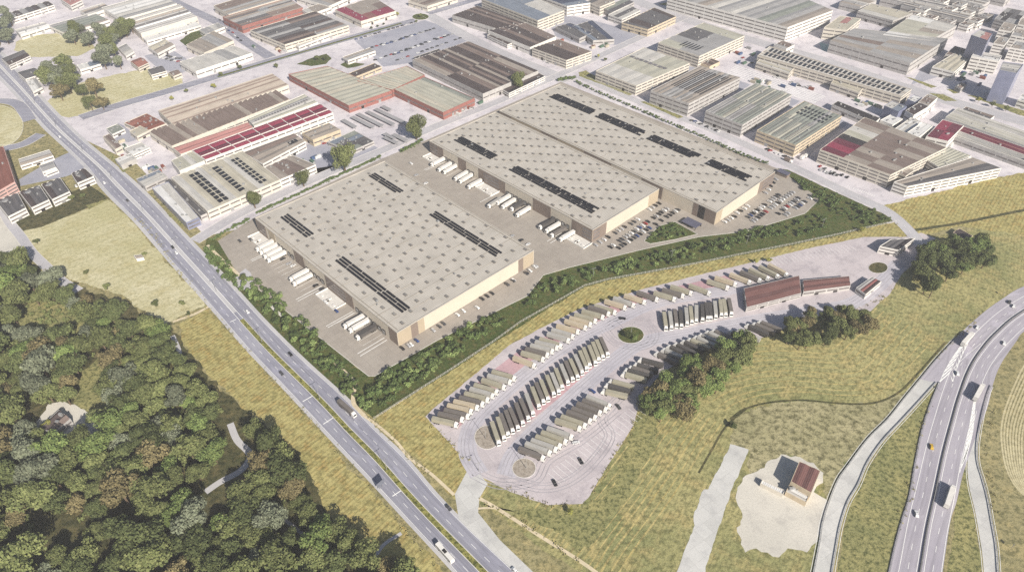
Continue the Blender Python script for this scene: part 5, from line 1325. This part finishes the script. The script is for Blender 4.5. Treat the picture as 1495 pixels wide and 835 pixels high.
rows = [(R1, ['olive beige', 'olive beige', 'tan', 'grey brown', 'pale grey'], 'in the row beside the straw strip', 'lorries beside the straw strip'),
        (R2, ['olive beige', 'grey brown', 'grey brown', 'pale grey', 'olive beige'], 'in the long middle row of lorries', 'lorries in the long middle row'),
        (R3, ['olive beige', 'olive beige', 'grey brown', 'pale grey'], 'in the lowest row of the lorry park', 'lorries in the lowest row'),
        (R4, ['olive beige', 'grey brown', 'grey brown', 'dark'], 'in the short row left of the tree clump', 'lorries left of the tree clump'),
        (R5, ['olive beige', 'grey brown', 'grey brown', 'pale grey', 'dark'], 'in the slanted row behind the tree clump', 'lorries behind the tree clump'),
        (R6, ['olive beige', 'grey brown', 'pale grey', 'grey brown', 'olive beige', 'dark'], 'in the upright row beside the restaurant', 'lorries beside the restaurant'),
        (D1, ['white'], 'at the first docks of the nearest warehouse', 'docked lorries'), (D2, ['white'], 'at the second docks of the nearest warehouse', 'docked lorries'),
        (D3, ['white', 'white', 'dark'], 'at the near docks of the nearest warehouse', 'docked lorries'), (D4, ['white'], 'at the far docks of the middle warehouse', 'docked lorries'),
        (D5, ['white'], 'at the second docks of the middle warehouse', 'docked lorries'), (D6, ['white', 'white', 'dark', 'white'], 'at the third docks of the middle warehouse', 'docked lorries'),
        (D7, ['dark', 'white', 'grey brown', 'white'], 'at the nearest docks of the middle warehouse', 'docked lorries')]
for lst, cols, desc, grp in rows:
    for i, (a, b, c, d) in enumerate(lst):
        col = cols[i % len(cols)] if len(lst) < 6 else R.choice(cols)
        lorry((a, b), (c, d), col, f'{col} lorry, {nth(i + 1)} from the left {desc}', grp)
lorry((733, 289), (711, 303), 'pale grey', 'pale grey lorry parked loose in the shared yard between warehouses', None)
lorry((496, 588), (517, 606), 'grey brown', 'grey brown lorry driving on the avenue beside the shrub strip', None)
lorry((1407, 503), (1421, 486), 'white', 'white lorry on the slip lane at the tip of the chevrons', None)
lorry((1423, 581), (1434, 560), 'white', 'white lorry on the far motorway carriageway beside the second gore', None)
lorry((1383, 737), (1392, 708), 'white', 'large white lorry low on the far motorway carriageway', None)
# coach, lower left of the avenue
t = thing('coach', 'long white coach standing in the lay-by at the bottom of the avenue', 'coach', (0, 0, 0))
a, b = P(638, 794, 1.5), P(661, 820, 1.5); m = a.lerp(b, .5)
t.location = (m.x, m.y, .06); t.rotation_euler = (0, 0, math.atan2(b.y - a.y, b.x - a.x))
mb = MB(); loft(mb, [(-6.5, .4, 0), (6.5, .4, 0), (6.6, 1.6, .02), (6.3, 3.2, .1), (-6.4, 3.25, .1), (-6.6, 1.2, .02)], 1.27); mb.build('body', M_cabw, t)
mb = MB(); loft(mb, [(-6.2, 1.65, .0), (6.2, 1.65, .0), (6.05, 2.75, .055), (-6.1, 2.75, .055)], 1.285); mb.build('window', M_glass, t)
mb = MB(); mb.box(-1.2, 1.2, -.8, .8, 3.2, 3.5); mb.build('air_conditioner', M_dark, t)
for x in (-3.6, 4.2):
    for y in (-1.1, 1.1): link('wheel', TWM, t, (x, y, .5))
# box vans near the patched hall
for i, (x, y) in enumerate([(1171, 232), (1177, 229), (1150, 236)]):
    t = thing('box_van', ['white box van parked nearest the brown clad hall', 'white box van, right one of the pair beside the brown clad hall', 'dark box van on the street below the brown clad hall'][i], 'van', P(x, y), EU if i < 2 else E1)
    mb = MB(); mb.box(-3.5, 2.0, -1.2, 1.2, .8, 3.2); mb.build('cargo_box', M_cabw if i < 2 else M_brown, t)
    mb = MB(); loft(mb, [(2.1, .5, 0), (4.2, .5, .02), (4.2, 1.3, .04), (3.4, 2.3, .15), (2.1, 2.4, .15)], 1.1); mb.build('cab', M_cabw, t)
    for wx in (-2.2, 3.1):
        for wy in (-.95, .95): link('wheel', TWM, t, (wx, wy, .5))

# ------------------------------------------------------------------ street furniture
def lamp_post(p, h, label, ang=0.0, grp=None):
    t = thing('lamp_post', label, 'lamp post', p, ang, grp)
    mb = MB(); mb.cyl((0, 0, .03), (0, 0, h), .16, .09, 8); mb.build('pole', M_vent, t)
    mb = MB()
    for s in (-1, 1): mb.box(min(0, s * 1.6), max(0, s * 1.6), -.07, .07, h - .1, h + .02)
    mb.build('arm', M_vent, t)
    for s in (-1, 1):
        mb = MB(); mb.box(s * 1.6 - .4, s * 1.6 + .4, -.18, .18, h - .05, h + .12); mb.build('lamp_head', M_vent, t)
lamp_post(P(709, 640), 11, 'tall lamp post on the left gravel island of the lorry park', .4)
lamp_post(P(768, 683), 11, 'tall lamp post on the lower gravel island of the lorry park', .4)
lamp_post(P(921, 489), 11, 'tall lamp post on the planted oval of the lorry park', .4)
lamp_post(P(699, 688), 8, 'lamp post at the lorry park exit', .4)
for i, (x, y) in enumerate([(866, 410), (980, 384), (1090, 362), (1200, 338)]):
    lamp_post(P(x, y - 6), 8, f'lamp post inside the pale fence, {nth(i + 1)} from the left', .4, 'lamp posts inside the fence')
for i in range(10):
    q = across(.47, 18 + i * 7)
    lamp_post(Vector((q.x, q.y, .2)), 10, f'double armed lamp post on the avenue median, {nth(i + 1)} from the far end', .7, 'lamp posts on the avenue median')
t = thing('road_sign', 'large dark road sign on two posts beside the avenue', 'road sign', P(557, 712), math.radians(50))
for s in (-.9, .9):
    mb = MB(); mb.cyl((s, 0, .05), (0, 0, 4.4), .1, .1, 8); mb.build('post', M_vent, t)
mb = MB(); mb.box(-2.6, 2.6, -.12, .12, 2.5, 6.0); mb.build('sign_board', plain('sign_back', (.16, .17, .21), .5, .2), t)
for i, (x, y, l) in enumerate([(1476, 800, 'thin sign post on the right edge of the entry slip road'), (1464, 432, 'sign post on the motorway edge near the right side'), (1374, 572, 'sign post at the tip of the exit gore')]):
    t = thing('sign_post', l, 'sign post', P(x, y), .8)
    mb = MB(); mb.cyl((0, 0, .03), (0, 0, 3.5), .08, .08, 8); mb.build('post', M_vent, t)
    mb = MB(); mb.box(-.7, .7, -.1, .05, 2.4, 3.6); mb.build('sign_board', M_vent, t)

# ------------------------------------------------------------------ plants
LEAF = {'olive': leafmat('olive_leaves', (0.125, 0.142, 0.052), (0.190, 0.200, 0.082), (0.095, 0.114, 0.042)),
        'dark': leafmat('dark_leaves', (0.076, 0.095, 0.036), (0.126, 0.140, 0.054), (0.059, 0.074, 0.029)),
        'bronze': leafmat('bronze_leaves', (0.168, 0.140, 0.067), (0.222, 0.183, 0.090), (0.126, 0.110, 0.054)),
        'green': leafmat('green_leaves', (0.126, 0.173, 0.054), (0.210, 0.248, 0.082), (0.092, 0.132, 0.043)),
        'grey': leafmat('grey_green_leaves', (0.143, 0.165, 0.108), (0.218, 0.231, 0.154), (0.109, 0.123, 0.082)),
        'lime': leafmat('lime_leaves', (0.336, 0.329, 0.090), (0.454, 0.412, 0.108), (0.235, 0.248, 0.072)),
        'shrub': leafmat('shrub_leaves', (0.084, 0.123, 0.040), (0.143, 0.182, 0.064), (0.059, 0.090, 0.029)),
        'shrub_light': leafmat('pale_shrub_leaves', (0.160, 0.215, 0.072), (0.235, 0.281, 0.108), (0.118, 0.165, 0.054))}
def crown_mb(seed, r, hz, zc, lobes, nleaf, size):
    rg = random.Random(seed)
    mb = MB()
    L = []
    for i in range(lobes):
        a = rg.uniform(0, 2 * pi); d = r * rg.uniform(.15, .85); z = zc + hz * rg.uniform(-.45, .6)
        L.append((Vector((d * math.cos(a), d * math.sin(a), z)), r * rg.uniform(.26, .55)))
    L.append((Vector((0, 0, zc + hz * .25)), r * .6))
    tot = sum(q[1] ** 2 for q in L)
    for c, rr in L:
        k = int(nleaf * rr * rr / tot)
        for _ in range(k):
            v = Vector((rg.gauss(0, 1), rg.gauss(0, 1), rg.gauss(0, 1) + .25)).normalized()
            p = c + Vector((v.x * rr, v.y * rr, v.z * rr * hz / r * 1.05)) * (rg.uniform(.7, 1.06) if rg.random() < .85 else rg.uniform(.3, .8))
            nrm = (v + Vector((rg.uniform(-.9, .9), rg.uniform(-.9, .9), rg.uniform(-.5, .9)))).normalized()
            t1 = nrm.orthogonal().normalized(); t2 = nrm.cross(t1)
            a = rg.uniform(0, pi); s = size * rg.uniform(.55, 1.25)
            u = (t1 * math.cos(a) + t2 * math.sin(a)) * s; w = (t2 * math.cos(a) - t1 * math.sin(a)) * s * rg.uniform(.5, .9)
            mb.face([p - u, p - w * .9, p + u * .95, p + w])
    return mb
def trunk_mb(seed, r, zc, h):
    rg = random.Random(seed); mb = MB()
    mb.cyl((0, 0, 0), (0, 0, zc), .034 * h, .017 * h, 8, 0, False)
    for i in range(5):
        a = rg.uniform(0, 2 * pi); z = zc * rg.uniform(.55, .95)
        mb.cyl((0, 0, z), (r * .5 * math.cos(a), r * .5 * math.sin(a), zc * .45), .013 * h, .004 * h, 5, 0, False)
    return mb
TREEM = {}
NV = 6
def tree_meshes(tint, v, kind):
    k = (tint, v, kind)
    if k not in TREEM:
        if kind == 'tree':
            base = ('g', v, kind)
            if base not in TREEM:
                r, hz, zc = 5.0, [3.6, 4.2, 3.2, 4.6, 3.9, 3.4][v], 6.6
                TREEM[base] = (crown_mb(v + 3, r, hz, zc, 10 + v % 4, 3000, .44), trunk_mb(v, r, zc, 11).mesh('trunk', M_bark))
            mbc, tr = TREEM[base]
            TREEM[k] = (mbc.mesh('crown', LEAF[tint]), tr)
        elif kind == 'big':
            TREEM[k] = (crown_mb(v + 50, 6.0, 7.5, 9.5, 12, 4200, .5).mesh('crown', LEAF[tint]), trunk_mb(v + 50, 6.0, 9.5, 17).mesh('trunk', M_bark))
        else:
            TREEM[k] = (crown_mb(v + 90, 1.7, 1.3, 1.25, 4, 190, .34).mesh('foliage', LEAF[tint]), trunk_mb(v + 90, 1.2, 1.2, 2.4).mesh('stem', M_bark))
    return TREEM[k]
def tree(p, sc, tint, label, group=None, kind='tree', name='broadleaf_tree', v=None, sz=1.0):
    v = R.randrange(NV) if v is None else v
    cm, tm = tree_meshes(tint, v, kind)
    t = thing(name, label, 'shrub' if kind == 'shrub' else 'tree', (p.x, p.y, 0), R.uniform(0, 6.28), group)
    t.scale = (sc, sc, sc * sz)
    link('foliage' if kind == 'shrub' else 'crown', cm, t); link('stem' if kind == 'shrub' else 'trunk', tm, t)
    return t
def inside(x, y, poly):
    c = False; n = len(poly)
    for i in range(n):
        (x0, y0), (x1, y1) = poly[i], poly[i - 1]
        if (y0 > y) != (y1 > y) and x < (x1 - x0) * (y - y0) / (y1 - y0) + x0: c = not c
    return c
def to_px(p):
    d = Vector((p.x, p.y, p.z - CAMH))
    fw = d.y * _c - d.z * _s; up = d.y * _s + d.z * _c
    u, v = FPX * d.x / fw, -FPX * up / fw
    return 747.5 + u * _cr - v * _sr, 417.5 + u * _sr + v * _cr
# -- the wood
WOOD = [(-60, 388), (24, 392), (56, 404), (84, 424), (146, 455), (226, 490), (242, 496), (249, 512), (284, 562), (330, 606), (414, 666), (438, 710), (446, 744), (524, 808), (584, 838), (630, 890), (-160, 890)]
HOLES = [[(30, 455), (62, 445), (120, 462), (140, 495), (60, 512), (30, 490)], [(130, 520), (155, 515), (166, 560), (155, 605), (110, 595), (112, 575)], [(48, 600), (80, 586), (150, 600), (160, 640), (120, 655), (60, 650)],
         [(322, 596), (345, 606), (392, 664), (368, 722), (318, 768), (276, 778), (272, 716), (322, 684), (336, 664), (322, 640)], [(20, 775), (110, 755), (150, 770), (140, 820), (30, 830)], [(200, 755), (216, 755), (222, 800), (205, 800)],
         [(410, 750), (425, 752), (475, 800), (455, 810)], [(540, 790), (592, 770), (596, 785), (550, 822)], [(130, 755), (205, 752), (205, 770), (140, 785)]]
pts, tries = [], 0
lo_ = P(-60, 880); rg = random.Random(5)
while tries < 60000 and len(pts) < 290:
    tries += 1
    p = Vector((rg.uniform(-430, 20), rg.uniform(170, 500), 0))
    x, y = to_px(p)
    if not inside(x, y, WOOD) or any(inside(x, y, h) for h in HOLES): continue
    s = rg.uniform(1.15, 2.1)
    if any((p.x - q.x) ** 2 + (p.y - q.y) ** 2 < (3.1 * (s + q2)) ** 2 for q, q2 in pts): continue
    pts.append((p, s))
TN = {'olive': 'olive green', 'dark': 'dark green', 'bronze': 'bronze tinged', 'green': 'fresh green', 'grey': 'grey green'}
WT_ = {}
for p, s in pts:
    x, y = to_px(p)
    tint = rg.choice(['olive', 'olive', 'olive', 'dark', 'bronze', 'green', 'grey', 'olive', 'dark'])
    z1 = 'near the bottom edge' if y > 740 else 'below the ruined house' if y > 650 and x < 200 else 'beside the winding path' if x > 230 and y > 560 else 'left of the ruined house' if x < 70 and y > 520 else 'around the narrow clearing' if y > 520 else 'behind the mown field' if x > 60 else 'at the left edge'
    size = 'small' if s < 1.4 else 'large' if s > 1.75 else 'medium'
    WT_.setdefault((size, tint, z1), []).append((x, tree(p, s, tint, 'tree', f'{size} {TN[tint]} wood trees {z1}', name='woodland_tree', sz=rg.uniform(.8, 1.1))))
for (size, tint, z1), l in WT_.items():
    for i, (x, t) in enumerate(sorted(l, key=lambda q: q[0])):
        t['label'] = f'{size} {TN[tint]} tree, {nth(i + 1)} from the left in the wood {z1}'
print('wood trees', len(pts))
# undergrowth between the trunks
ug = MB(); rg = random.Random(77); srcs = [crown_mb(k + 190, 2.2, 1.2, .9, 4, 46, .75) for k in range(5)]
n_ = 0
for _ in range(9000):
    p = Vector((rg.uniform(-430, 20), rg.uniform(170, 500), 0))
    x, y = to_px(p)
    if not inside(x, y, WOOD) or any(inside(x, y, h) for h in HOLES[1:]): continue
    n_ += 1
    if n_ > 900: break
    k = rg.uniform(.6, 1.5); src = rg.choice(srcs)
    for f in src.f: ug.face([src.v[i] * k + p for i in f])
tag(ug.build('undergrowth', LEAF['olive']), kind='stuff')
# -- tree clumps beside the lorry park and the motorway
def clump(poly, n, desc, tints, smin, smax, seed, gapf=.62):
    rg = random.Random(seed); got = []
    ps = [P(*q) for q in poly]
    for _ in range(9000):
        if len(got) >= n: break
        p = Vector((rg.uniform(min(q.x for q in ps), max(q.x for q in ps)), rg.uniform(min(q.y for q in ps), max(q.y for q in ps)), 0))
        if not inside(*to_px(p), poly): continue
        s = rg.uniform(smin, smax)
        if any((p - q).length < 5.0 * (s + s2) * gapf for q, s2 in got): continue
        got.append((p, s))
    got.sort(key=lambda g_: to_px(g_[0])[0])
    for i, (p, s) in enumerate(got):
        tint = rg.choice(tints)
        tree(p, s, tint, f'{TN[tint]} tree, {nth(i + 1)} from the left {desc}', 'trees ' + desc, sz=rg.uniform(.9, 1.15))
clump([(938, 592), (960, 562), (1000, 540), (1030, 540), (1062, 512), (1085, 500), (1102, 520), (1092, 536), (1060, 552), (1052, 575), (1015, 585), (1000, 615), (965, 622), (940, 606)], 40, 'in the clump below the lorry park', ['green', 'olive', 'olive', 'green', 'bronze'], .85, 1.4, 3, .4)
clump([(1138, 500), (1160, 470), (1195, 462), (1225, 462), (1266, 470), (1268, 488), (1220, 500), (1190, 514), (1150, 510)], 30, 'in the clump below the restaurant', ['olive', 'dark', 'bronze', 'olive'], .85, 1.2, 4, .4)
clump([(1332, 400), (1350, 372), (1390, 355), (1430, 362), (1450, 380), (1440, 396), (1400, 402), (1360, 425), (1340, 432)], 36, 'in the round copse by the motorway', ['dark', 'green', 'olive', 'dark'], .95, 1.4, 6, .4)
for q, n, d, t_, sd in (([(100, 48), (120, 38), (146, 44), (152, 62), (128, 74), (108, 66)], 8, 'in the hazy far left grove', ['grey', 'olive', 'grey'], 21), ([(150, 66), (176, 70), (178, 104), (158, 108), (146, 88)], 8, 'in the grove beside the white houses', ['grey', 'grey', 'olive'], 22),
        ([(158, 44), (190, 40), (202, 54), (178, 64), (160, 60)], 7, 'in the grove below the striped roof', ['olive', 'olive', 'grey'], 23), ([(64, 104), (84, 92), (110, 102), (108, 138), (72, 142), (62, 126)], 11, 'in the grove beside the avenue bend', ['olive', 'grey', 'olive'], 24),
        ([(-20, 10), (16, 6), (20, 40), (16, 80), (-20, 84)], 10, 'in the grove at the left edge', ['grey', 'dark', 'grey'], 25), ([(88, 148), (140, 138), (158, 160), (100, 168)], 5, 'in the dry field scrub', ['olive', 'bronze'], 26)):
    clump(q, n, d, t_, 1.3, 2.0, sd, .45)
tree(P(1356, 435), 1.15, 'dark', 'dark dense tree standing at the near tip of the motorway copse', None, 'tree', v=1, sz=1.5)
# -- named single trees
for x, y, s, kd, tint, lab in [(500, 228, 1.7, 'big', 'olive', 'big leafy street tree in front of the dark slate roof'), (606, 184, 1.55, 'big', 'olive', 'big leafy street tree beside the car park canopies'),
        (441, 259, 1.0, 'big', 'olive', 'small street tree in front of the mossy brown roof'), (369, 290, 1.0, 'big', 'olive', 'small street tree at the factory hall corner'), (755, 117, 1.2, 'big', 'olive', 'leafy tree below the streaked brown shed'),
        (1104, 381, .42, 'tree', 'lime', 'yellow bush on the straw strip, left one of two'), (1123, 379, .42, 'tree', 'lime', 'yellow bush on the straw strip, right one of two'), (1259, 335, .45, 'tree', 'lime', 'yellow bush on the fence line near the bridge road'), (832, 746, .4, 'tree', 'lime', 'lime green bush below the lorry park tip'),
        (125, 397, .4, 'tree', 'olive', 'small bush at the mown field edge, upper one'), (155, 418, .5, 'tree', 'olive', 'small bush at the mown field edge, lower one'), (226, 443, .5, 'tree', 'dark', 'dark bush on the field path corner'), (266, 442, .4, 'tree', 'olive', 'lone bush in the mown field near the avenue'), (211, 370, .35, 'tree', 'olive', 'bush beside the tiny field shed'), (275, 457, .35, 'tree', 'dark', 'dark bush beside the dirt track by the avenue'),
        (53, 352, .45, 'tree', 'dark', 'dark bush at the pale lane corner'), (1070, 620, .45, 'tree', 'dark', 'dark bush at the end of the concrete track'), (614, 22, .55, 'tree', 'olive', 'tree on the far roundabout'), (608, 31, .4, 'tree', 'olive', 'small tree in front of the far roundabout'), (462, 84, .65, 'tree', 'dark', 'dark tree on the teardrop lawn'), (475, 85, .6, 'tree', 'dark', 'round dark tree on the right of the teardrop lawn'),
        (250, 143, .5, 'tree', 'lime', 'yellow green street tree on the blue shaded street, left one'), (312, 125, .55, 'tree', 'lime', 'yellow green street tree beside the white lorry bay'), (272, 132, .5, 'tree', 'olive', 'street tree on the blue shaded street, middle one'), (350, 98, .5, 'tree', 'olive', 'street tree in front of the pale hall'), (322, 108, .45, 'tree', 'olive', 'pale street tree at the wide blue street bend'),
        (403, 96, .5, 'tree', 'olive', 'street tree left of the teardrop lawn'), (557, 25, .5, 'tree', 'lime', 'yellow green tree before the crimson front section'), (580, 20, .5, 'tree', 'lime', 'yellow green tree left of the far roundabout'), (884, 87, .4, 'tree', 'olive', 'small tree at the top street crossing'), (874, 82, .4, 'tree', 'lime', 'yellow green small tree at the top street crossing'),
        (1430, 145, .6, 'tree', 'lime', 'yellow green tree on the broad right avenue, left one'), (1450, 152, .6, 'tree', 'olive', 'tree on the broad right avenue, second one'), (1470, 158, .55, 'tree', 'olive', 'tree on the broad right avenue, third one'), (542, 41, .35, 'tree', 'dark', 'small dark street tree on the wide blue street, first'), (551, 38, .35, 'tree', 'dark', 'small dark street tree on the wide blue street, second'), (560, 35, .3, 'tree', 'dark', 'small dark street tree on the wide blue street, third'),
        (105, 288, .55, 'tree', 'olive', 'garden tree between the terrace houses'), (120, 285, .45, 'tree', 'dark', 'dark garden bush above the mown field'), (70, 620, .7, 'tree', 'lime', 'yellow green tree beside the ruined house'), (355, 405, .6, 'tree', 'dark', 'dark tree at the site entrance by the avenue'), (917, 488, .5, 'tree', 'dark', 'dark bush on the planted oval, left one'), (927, 492, .45, 'tree', 'green', 'green bush on the planted oval, right one')]:
    zc = {'big': 9.5, 'tree': 6.6}[kd] * s
    tree(P(x, y, zc), s, tint, lab, None, kd, 'broadleaf_tree' if s > .5 else 'small_tree')
# weeds and tussocks along the edges of tracks, yards and fields
wd = MB(); rg = random.Random(99); srcs = [crown_mb(k + 290, 1.2, .3, .12, 2, 12, .36) for k in range(5)]
EDGES = [
         [(532, 607), (550, 620), (578, 644), (598, 668), (630, 692)], [(700, 727), (726, 742), (790, 783), (849, 820)], [(935, 580), (925, 620), (900, 660), (862, 722), (850, 735), (800, 737), (740, 715)], [(621, 608), (640, 628), (668, 660), (690, 676)],
         [(300, 446), (322, 470), (420, 578), (560, 735), (640, 830)], [(262, 475), (300, 440), (262, 395), (230, 350), (200, 318)], [(1436, 456), (1368, 522)], [(1356, 592), (1340, 640), (1328, 720), (1312, 775)], [(1450, 600), (1440, 660), (1452, 750)],
         [(546, 614), (656, 545), (720, 503), (760, 473), (854, 421), (1000, 392), (1149, 361), (1308, 327)], [(60, 392), (110, 412), (180, 434), (240, 476), (262, 468)], [(1245, 455), (1300, 428), (1345, 376)]]
for e in EDGES:
    l = [P(*q) for q in e]
    L = sum((b - a).length for a, b in zip(l, l[1:]))
    for q in at_fracs(l, int(L / .9)):
        if rg.random() < .6: continue
        q = q + Vector((rg.gauss(0, 1.1), rg.gauss(0, 1.1), .03)); k = rg.uniform(.5, 1.5); src = rg.choice(srcs)
        for f in src.f: wd.face([src.v[i] * k + q for i in f])
tag(wd.build('weeds', leafmat('weed_leaves', (.26, .24, .11), (.36, .31, .15), (.18, .17, .07))), kind='stuff')
CT = {'white': (0.6, 0.6, 0.58), 'rust red': (0.22, 0.07, 0.05), 'blue': (0.06, 0.10, 0.2), 'grey': (0.25, 0.25, 0.26), 'green': (0.08, 0.14, 0.10), 'beige': (0.42, 0.38, 0.3)}
cmesh = {}
for poly, n, d in (([(1090, 118), (1130, 108), (1190, 132), (1150, 150)], 14, 'below the black rooflights'), ([(200, 250), (235, 232), (250, 250), (212, 262)], 9, 'in the pale yard by the avenue'), ([(1240, 145), (1280, 150), (1290, 165), (1262, 160)], 7, 'beside the long dark brown shed'),
                   ([(1400, 100), (1450, 110), (1440, 135), (1390, 120)], 10, 'left of the rightmost blue tower'), ([(815, 60), (880, 62), (905, 72), (870, 72)], 8, 'in the blue shaded yard'), ([(640, 172), (700, 142), (730, 140), (660, 176)], 8, 'before the red walled market hall'),
                   ([(150, 205), (180, 200), (200, 240), (172, 232)], 7, 'on the forecourt beside the avenue'), ([(365, 70), (400, 62), (430, 72), (395, 82)], 7, 'by the wide blue street'), ([(1060, 75), (1100, 70), (1108, 90), (1080, 98)], 7, 'beside the stacked cream bands hall'), ([(1340, 205), (1380, 212), (1400, 200), (1420, 215), (1385, 214)], 5, 'behind the pale green triangular hall'), ([(430, 240), (465, 222), (478, 232), (445, 250)], 6, 'in the yard behind the big street tree')):
    ps = [P(*q) for q in poly]; k = 0; spots = []
    for _ in range(400):
        if len(spots) >= n: break
        p = Vector((rg.uniform(min(q.x for q in ps), max(q.x for q in ps)), rg.uniform(min(q.y for q in ps), max(q.y for q in ps)), 0))
        if inside(*to_px(p), poly): spots.append((to_px(p)[0], p))
    for i, (_, p) in enumerate(sorted(spots, key=lambda q: q[0])):
        c = rg.choice(list(CT))
        if c not in cmesh:
            mb = MB(); mb.box(-3, 3, -1.2, 1.2, .06, 2.6)
            for x in (-2.9, -1.5, 0, 1.5, 2.9): mb.box(x - .08, x + .08, -1.26, 1.26, .1, 2.66)
            md_ = MB(); md_.box(3.0, 3.07, -1.1, 1.1, .2, 2.5)
            cm_ = plain(c.replace(' ', '_') + '_container', CT[c], .6, 0, .3, .2)
            cmesh[c] = (mb.mesh('body', cm_), md_.mesh('door', M_vent))
        t = thing('storage_container', f'{c} storage container, {nth(i + 1)} from the left {d}', 'container', (p.x, p.y, .06), E1 + rg.choice((0, pi / 2)) + rg.uniform(-.06, .06), 'containers ' + d)
        link('body', cmesh[c][0], t); link('door', cmesh[c][1], t)
# -- shrub strips round the warehouses
SH = []
def shrubs(poly, n, desc, seed, smin=.8, smax=1.6, gap=2.0):
    rg = random.Random(seed); got = []
    ps = [P(*q) for q in poly]
    for _ in range(n * 60):
        if len(got) >= n: break
        p = Vector((rg.uniform(min(q.x for q in ps), max(q.x for q in ps)), rg.uniform(min(q.y for q in ps), max(q.y for q in ps)), 0))
        if not inside(*to_px(p), poly): continue
        if any((p - q).length < gap for q in got): continue
        got.append(p); SH.append((p, rg.uniform(smin, smax), rg.choice(['shrub', 'shrub', 'shrub', 'shrub_light']), desc))
def hedge(pts, n, desc, seed, s=1.2):
    rg = random.Random(seed)
    for q in at_fracs([P(*p) for p in pts], n): SH.append((q + Vector((rg.uniform(-.6, .6), rg.uniform(-.6, .6), 0)), s * rg.uniform(.8, 1.2), 'shrub', desc))
shrubs([(518, 590), (524, 566), (548, 556), (640, 505), (700, 470), (735, 455), (742, 470), (690, 500), (640, 540), (560, 594), (530, 600)], 95, 'in the strip below the nearest warehouse', 1, 1.0, 1.9, 2.3)
shrubs([(768, 450), (776, 430), (800, 412), (850, 396), (940, 378), (1030, 356), (1120, 330), (1146, 326), (1150, 342), (1090, 358), (1000, 382), (880, 405), (845, 415), (800, 438)], 125, 'in the strip below the middle car parks', 2, 1.0, 1.9, 2.3)
shrubs([(1160, 262), (1185, 268), (1240, 295), (1300, 318), (1292, 328), (1262, 330), (1220, 312), (1195, 296), (1165, 275)], 62, 'on the slope right of the site', 3, 1.0, 1.9, 2.3)
shrubs([(1150, 335), (1180, 316), (1206, 318), (1205, 334), (1165, 346)], 22, 'at the lower right car park corner', 4, 1.0, 1.8, 2.3)
shrubs([(298, 366), (308, 358), (335, 388), (350, 415), (345, 420), (318, 398)], 34, 'at the avenue corner of the site', 5, .9, 1.6, 2.0)
shrubs([(352, 425), (370, 400), (390, 420), (440, 465), (455, 478), (470, 505), (520, 560), (512, 585), (480, 555), (420, 490), (385, 455)], 90, 'between avenue and warehouse apron', 6, 1.0, 2.0, 2.4)
shrubs([(946, 351), (962, 332), (984, 326), (1012, 341), (984, 348)], 26, 'in the triangular garden bed', 7, .9, 1.6, 1.8)
hedge([(310, 352), (330, 340), (362, 324)], 10, 'in the hedge at the left corner', 8, 1.3)
hedge([(376, 312), (460, 274), (556, 230)], 70, 'in the hedge behind the nearest warehouse', 9, 1.1)
hedge([(816, 119), (826, 117), (838, 116)], 6, 'at the far site corner', 10, 1.6)
hedge([(842, 121), (880, 139), (930, 160), (985, 184), (1040, 207), (1080, 226), (1118, 240)], 62, 'in the hedge along the farthest warehouse', 11, 1.15)
hedge([(588, 222), (600, 216), (616, 208)], 9, 'in the bed behind the dock yard', 12, 1.4)
SH.sort(key=lambda q: (q[0] - Vector((0, 0, CAMH))).length)
SL = {}
SN = {'shrub': 'dark green', 'shrub_light': 'light green'}
rest = {'shrub': MB(), 'shrub_light': MB()}
for i, (p, s, tint, desc) in enumerate(SH):
    if i < 300:
        SL.setdefault((tint, desc), []).append((to_px(p)[0], tree(p, s * 1.15, tint, 'shrub', f'{SN[tint]} shrubs {desc}', 'shrub', 'shrub', sz=R.uniform(.8, 1.15))))
    else:
        src = crown_mb(R.randrange(6) + 90, 1.7, 1.3, 1.25, 4, 120, .42)
        q = rest['shrub']
        for f in src.f: q.face([src.v[k] * s + p for k in f])
tag(rest['shrub'].build('shrub_mass', LEAF['shrub']), kind='stuff')

for (tint, desc), l in SL.items():
    for i, (x, t) in enumerate(sorted(l, key=lambda q: q[0])): t['label'] = f'{SN[tint]} shrub, {nth(i + 1)} from the left {desc}'

# ------------------------------------------------------------------ air
hm = bpy.data.materials.new('haze_air'); hm.use_nodes = True
hn = hm.node_tree
for n in list(hn.nodes):
    if n.type == 'BSDF_PRINCIPLED': hn.nodes.remove(n)
pv = hn.nodes.new('ShaderNodeVolumePrincipled')
pv.inputs['Color'].default_value = (0.90, 0.91, 0.95, 1)
pv.inputs['Density'].default_value = 0.00015
hn.links.new(pv.outputs[0], [n for n in hn.nodes if n.type == 'OUTPUT_MATERIAL'][0].inputs['Volume'])
mb = MB(); mb.box(-1600, 1600, -300, 2600, -1, 345)
tag(mb.build('haze', hm), kind='stuff')
for o in S.objects:
    if 'label' in o and not 4 <= len(o['label'].split()) <= 16: print('LABEL LENGTH', o.name, o['label'])
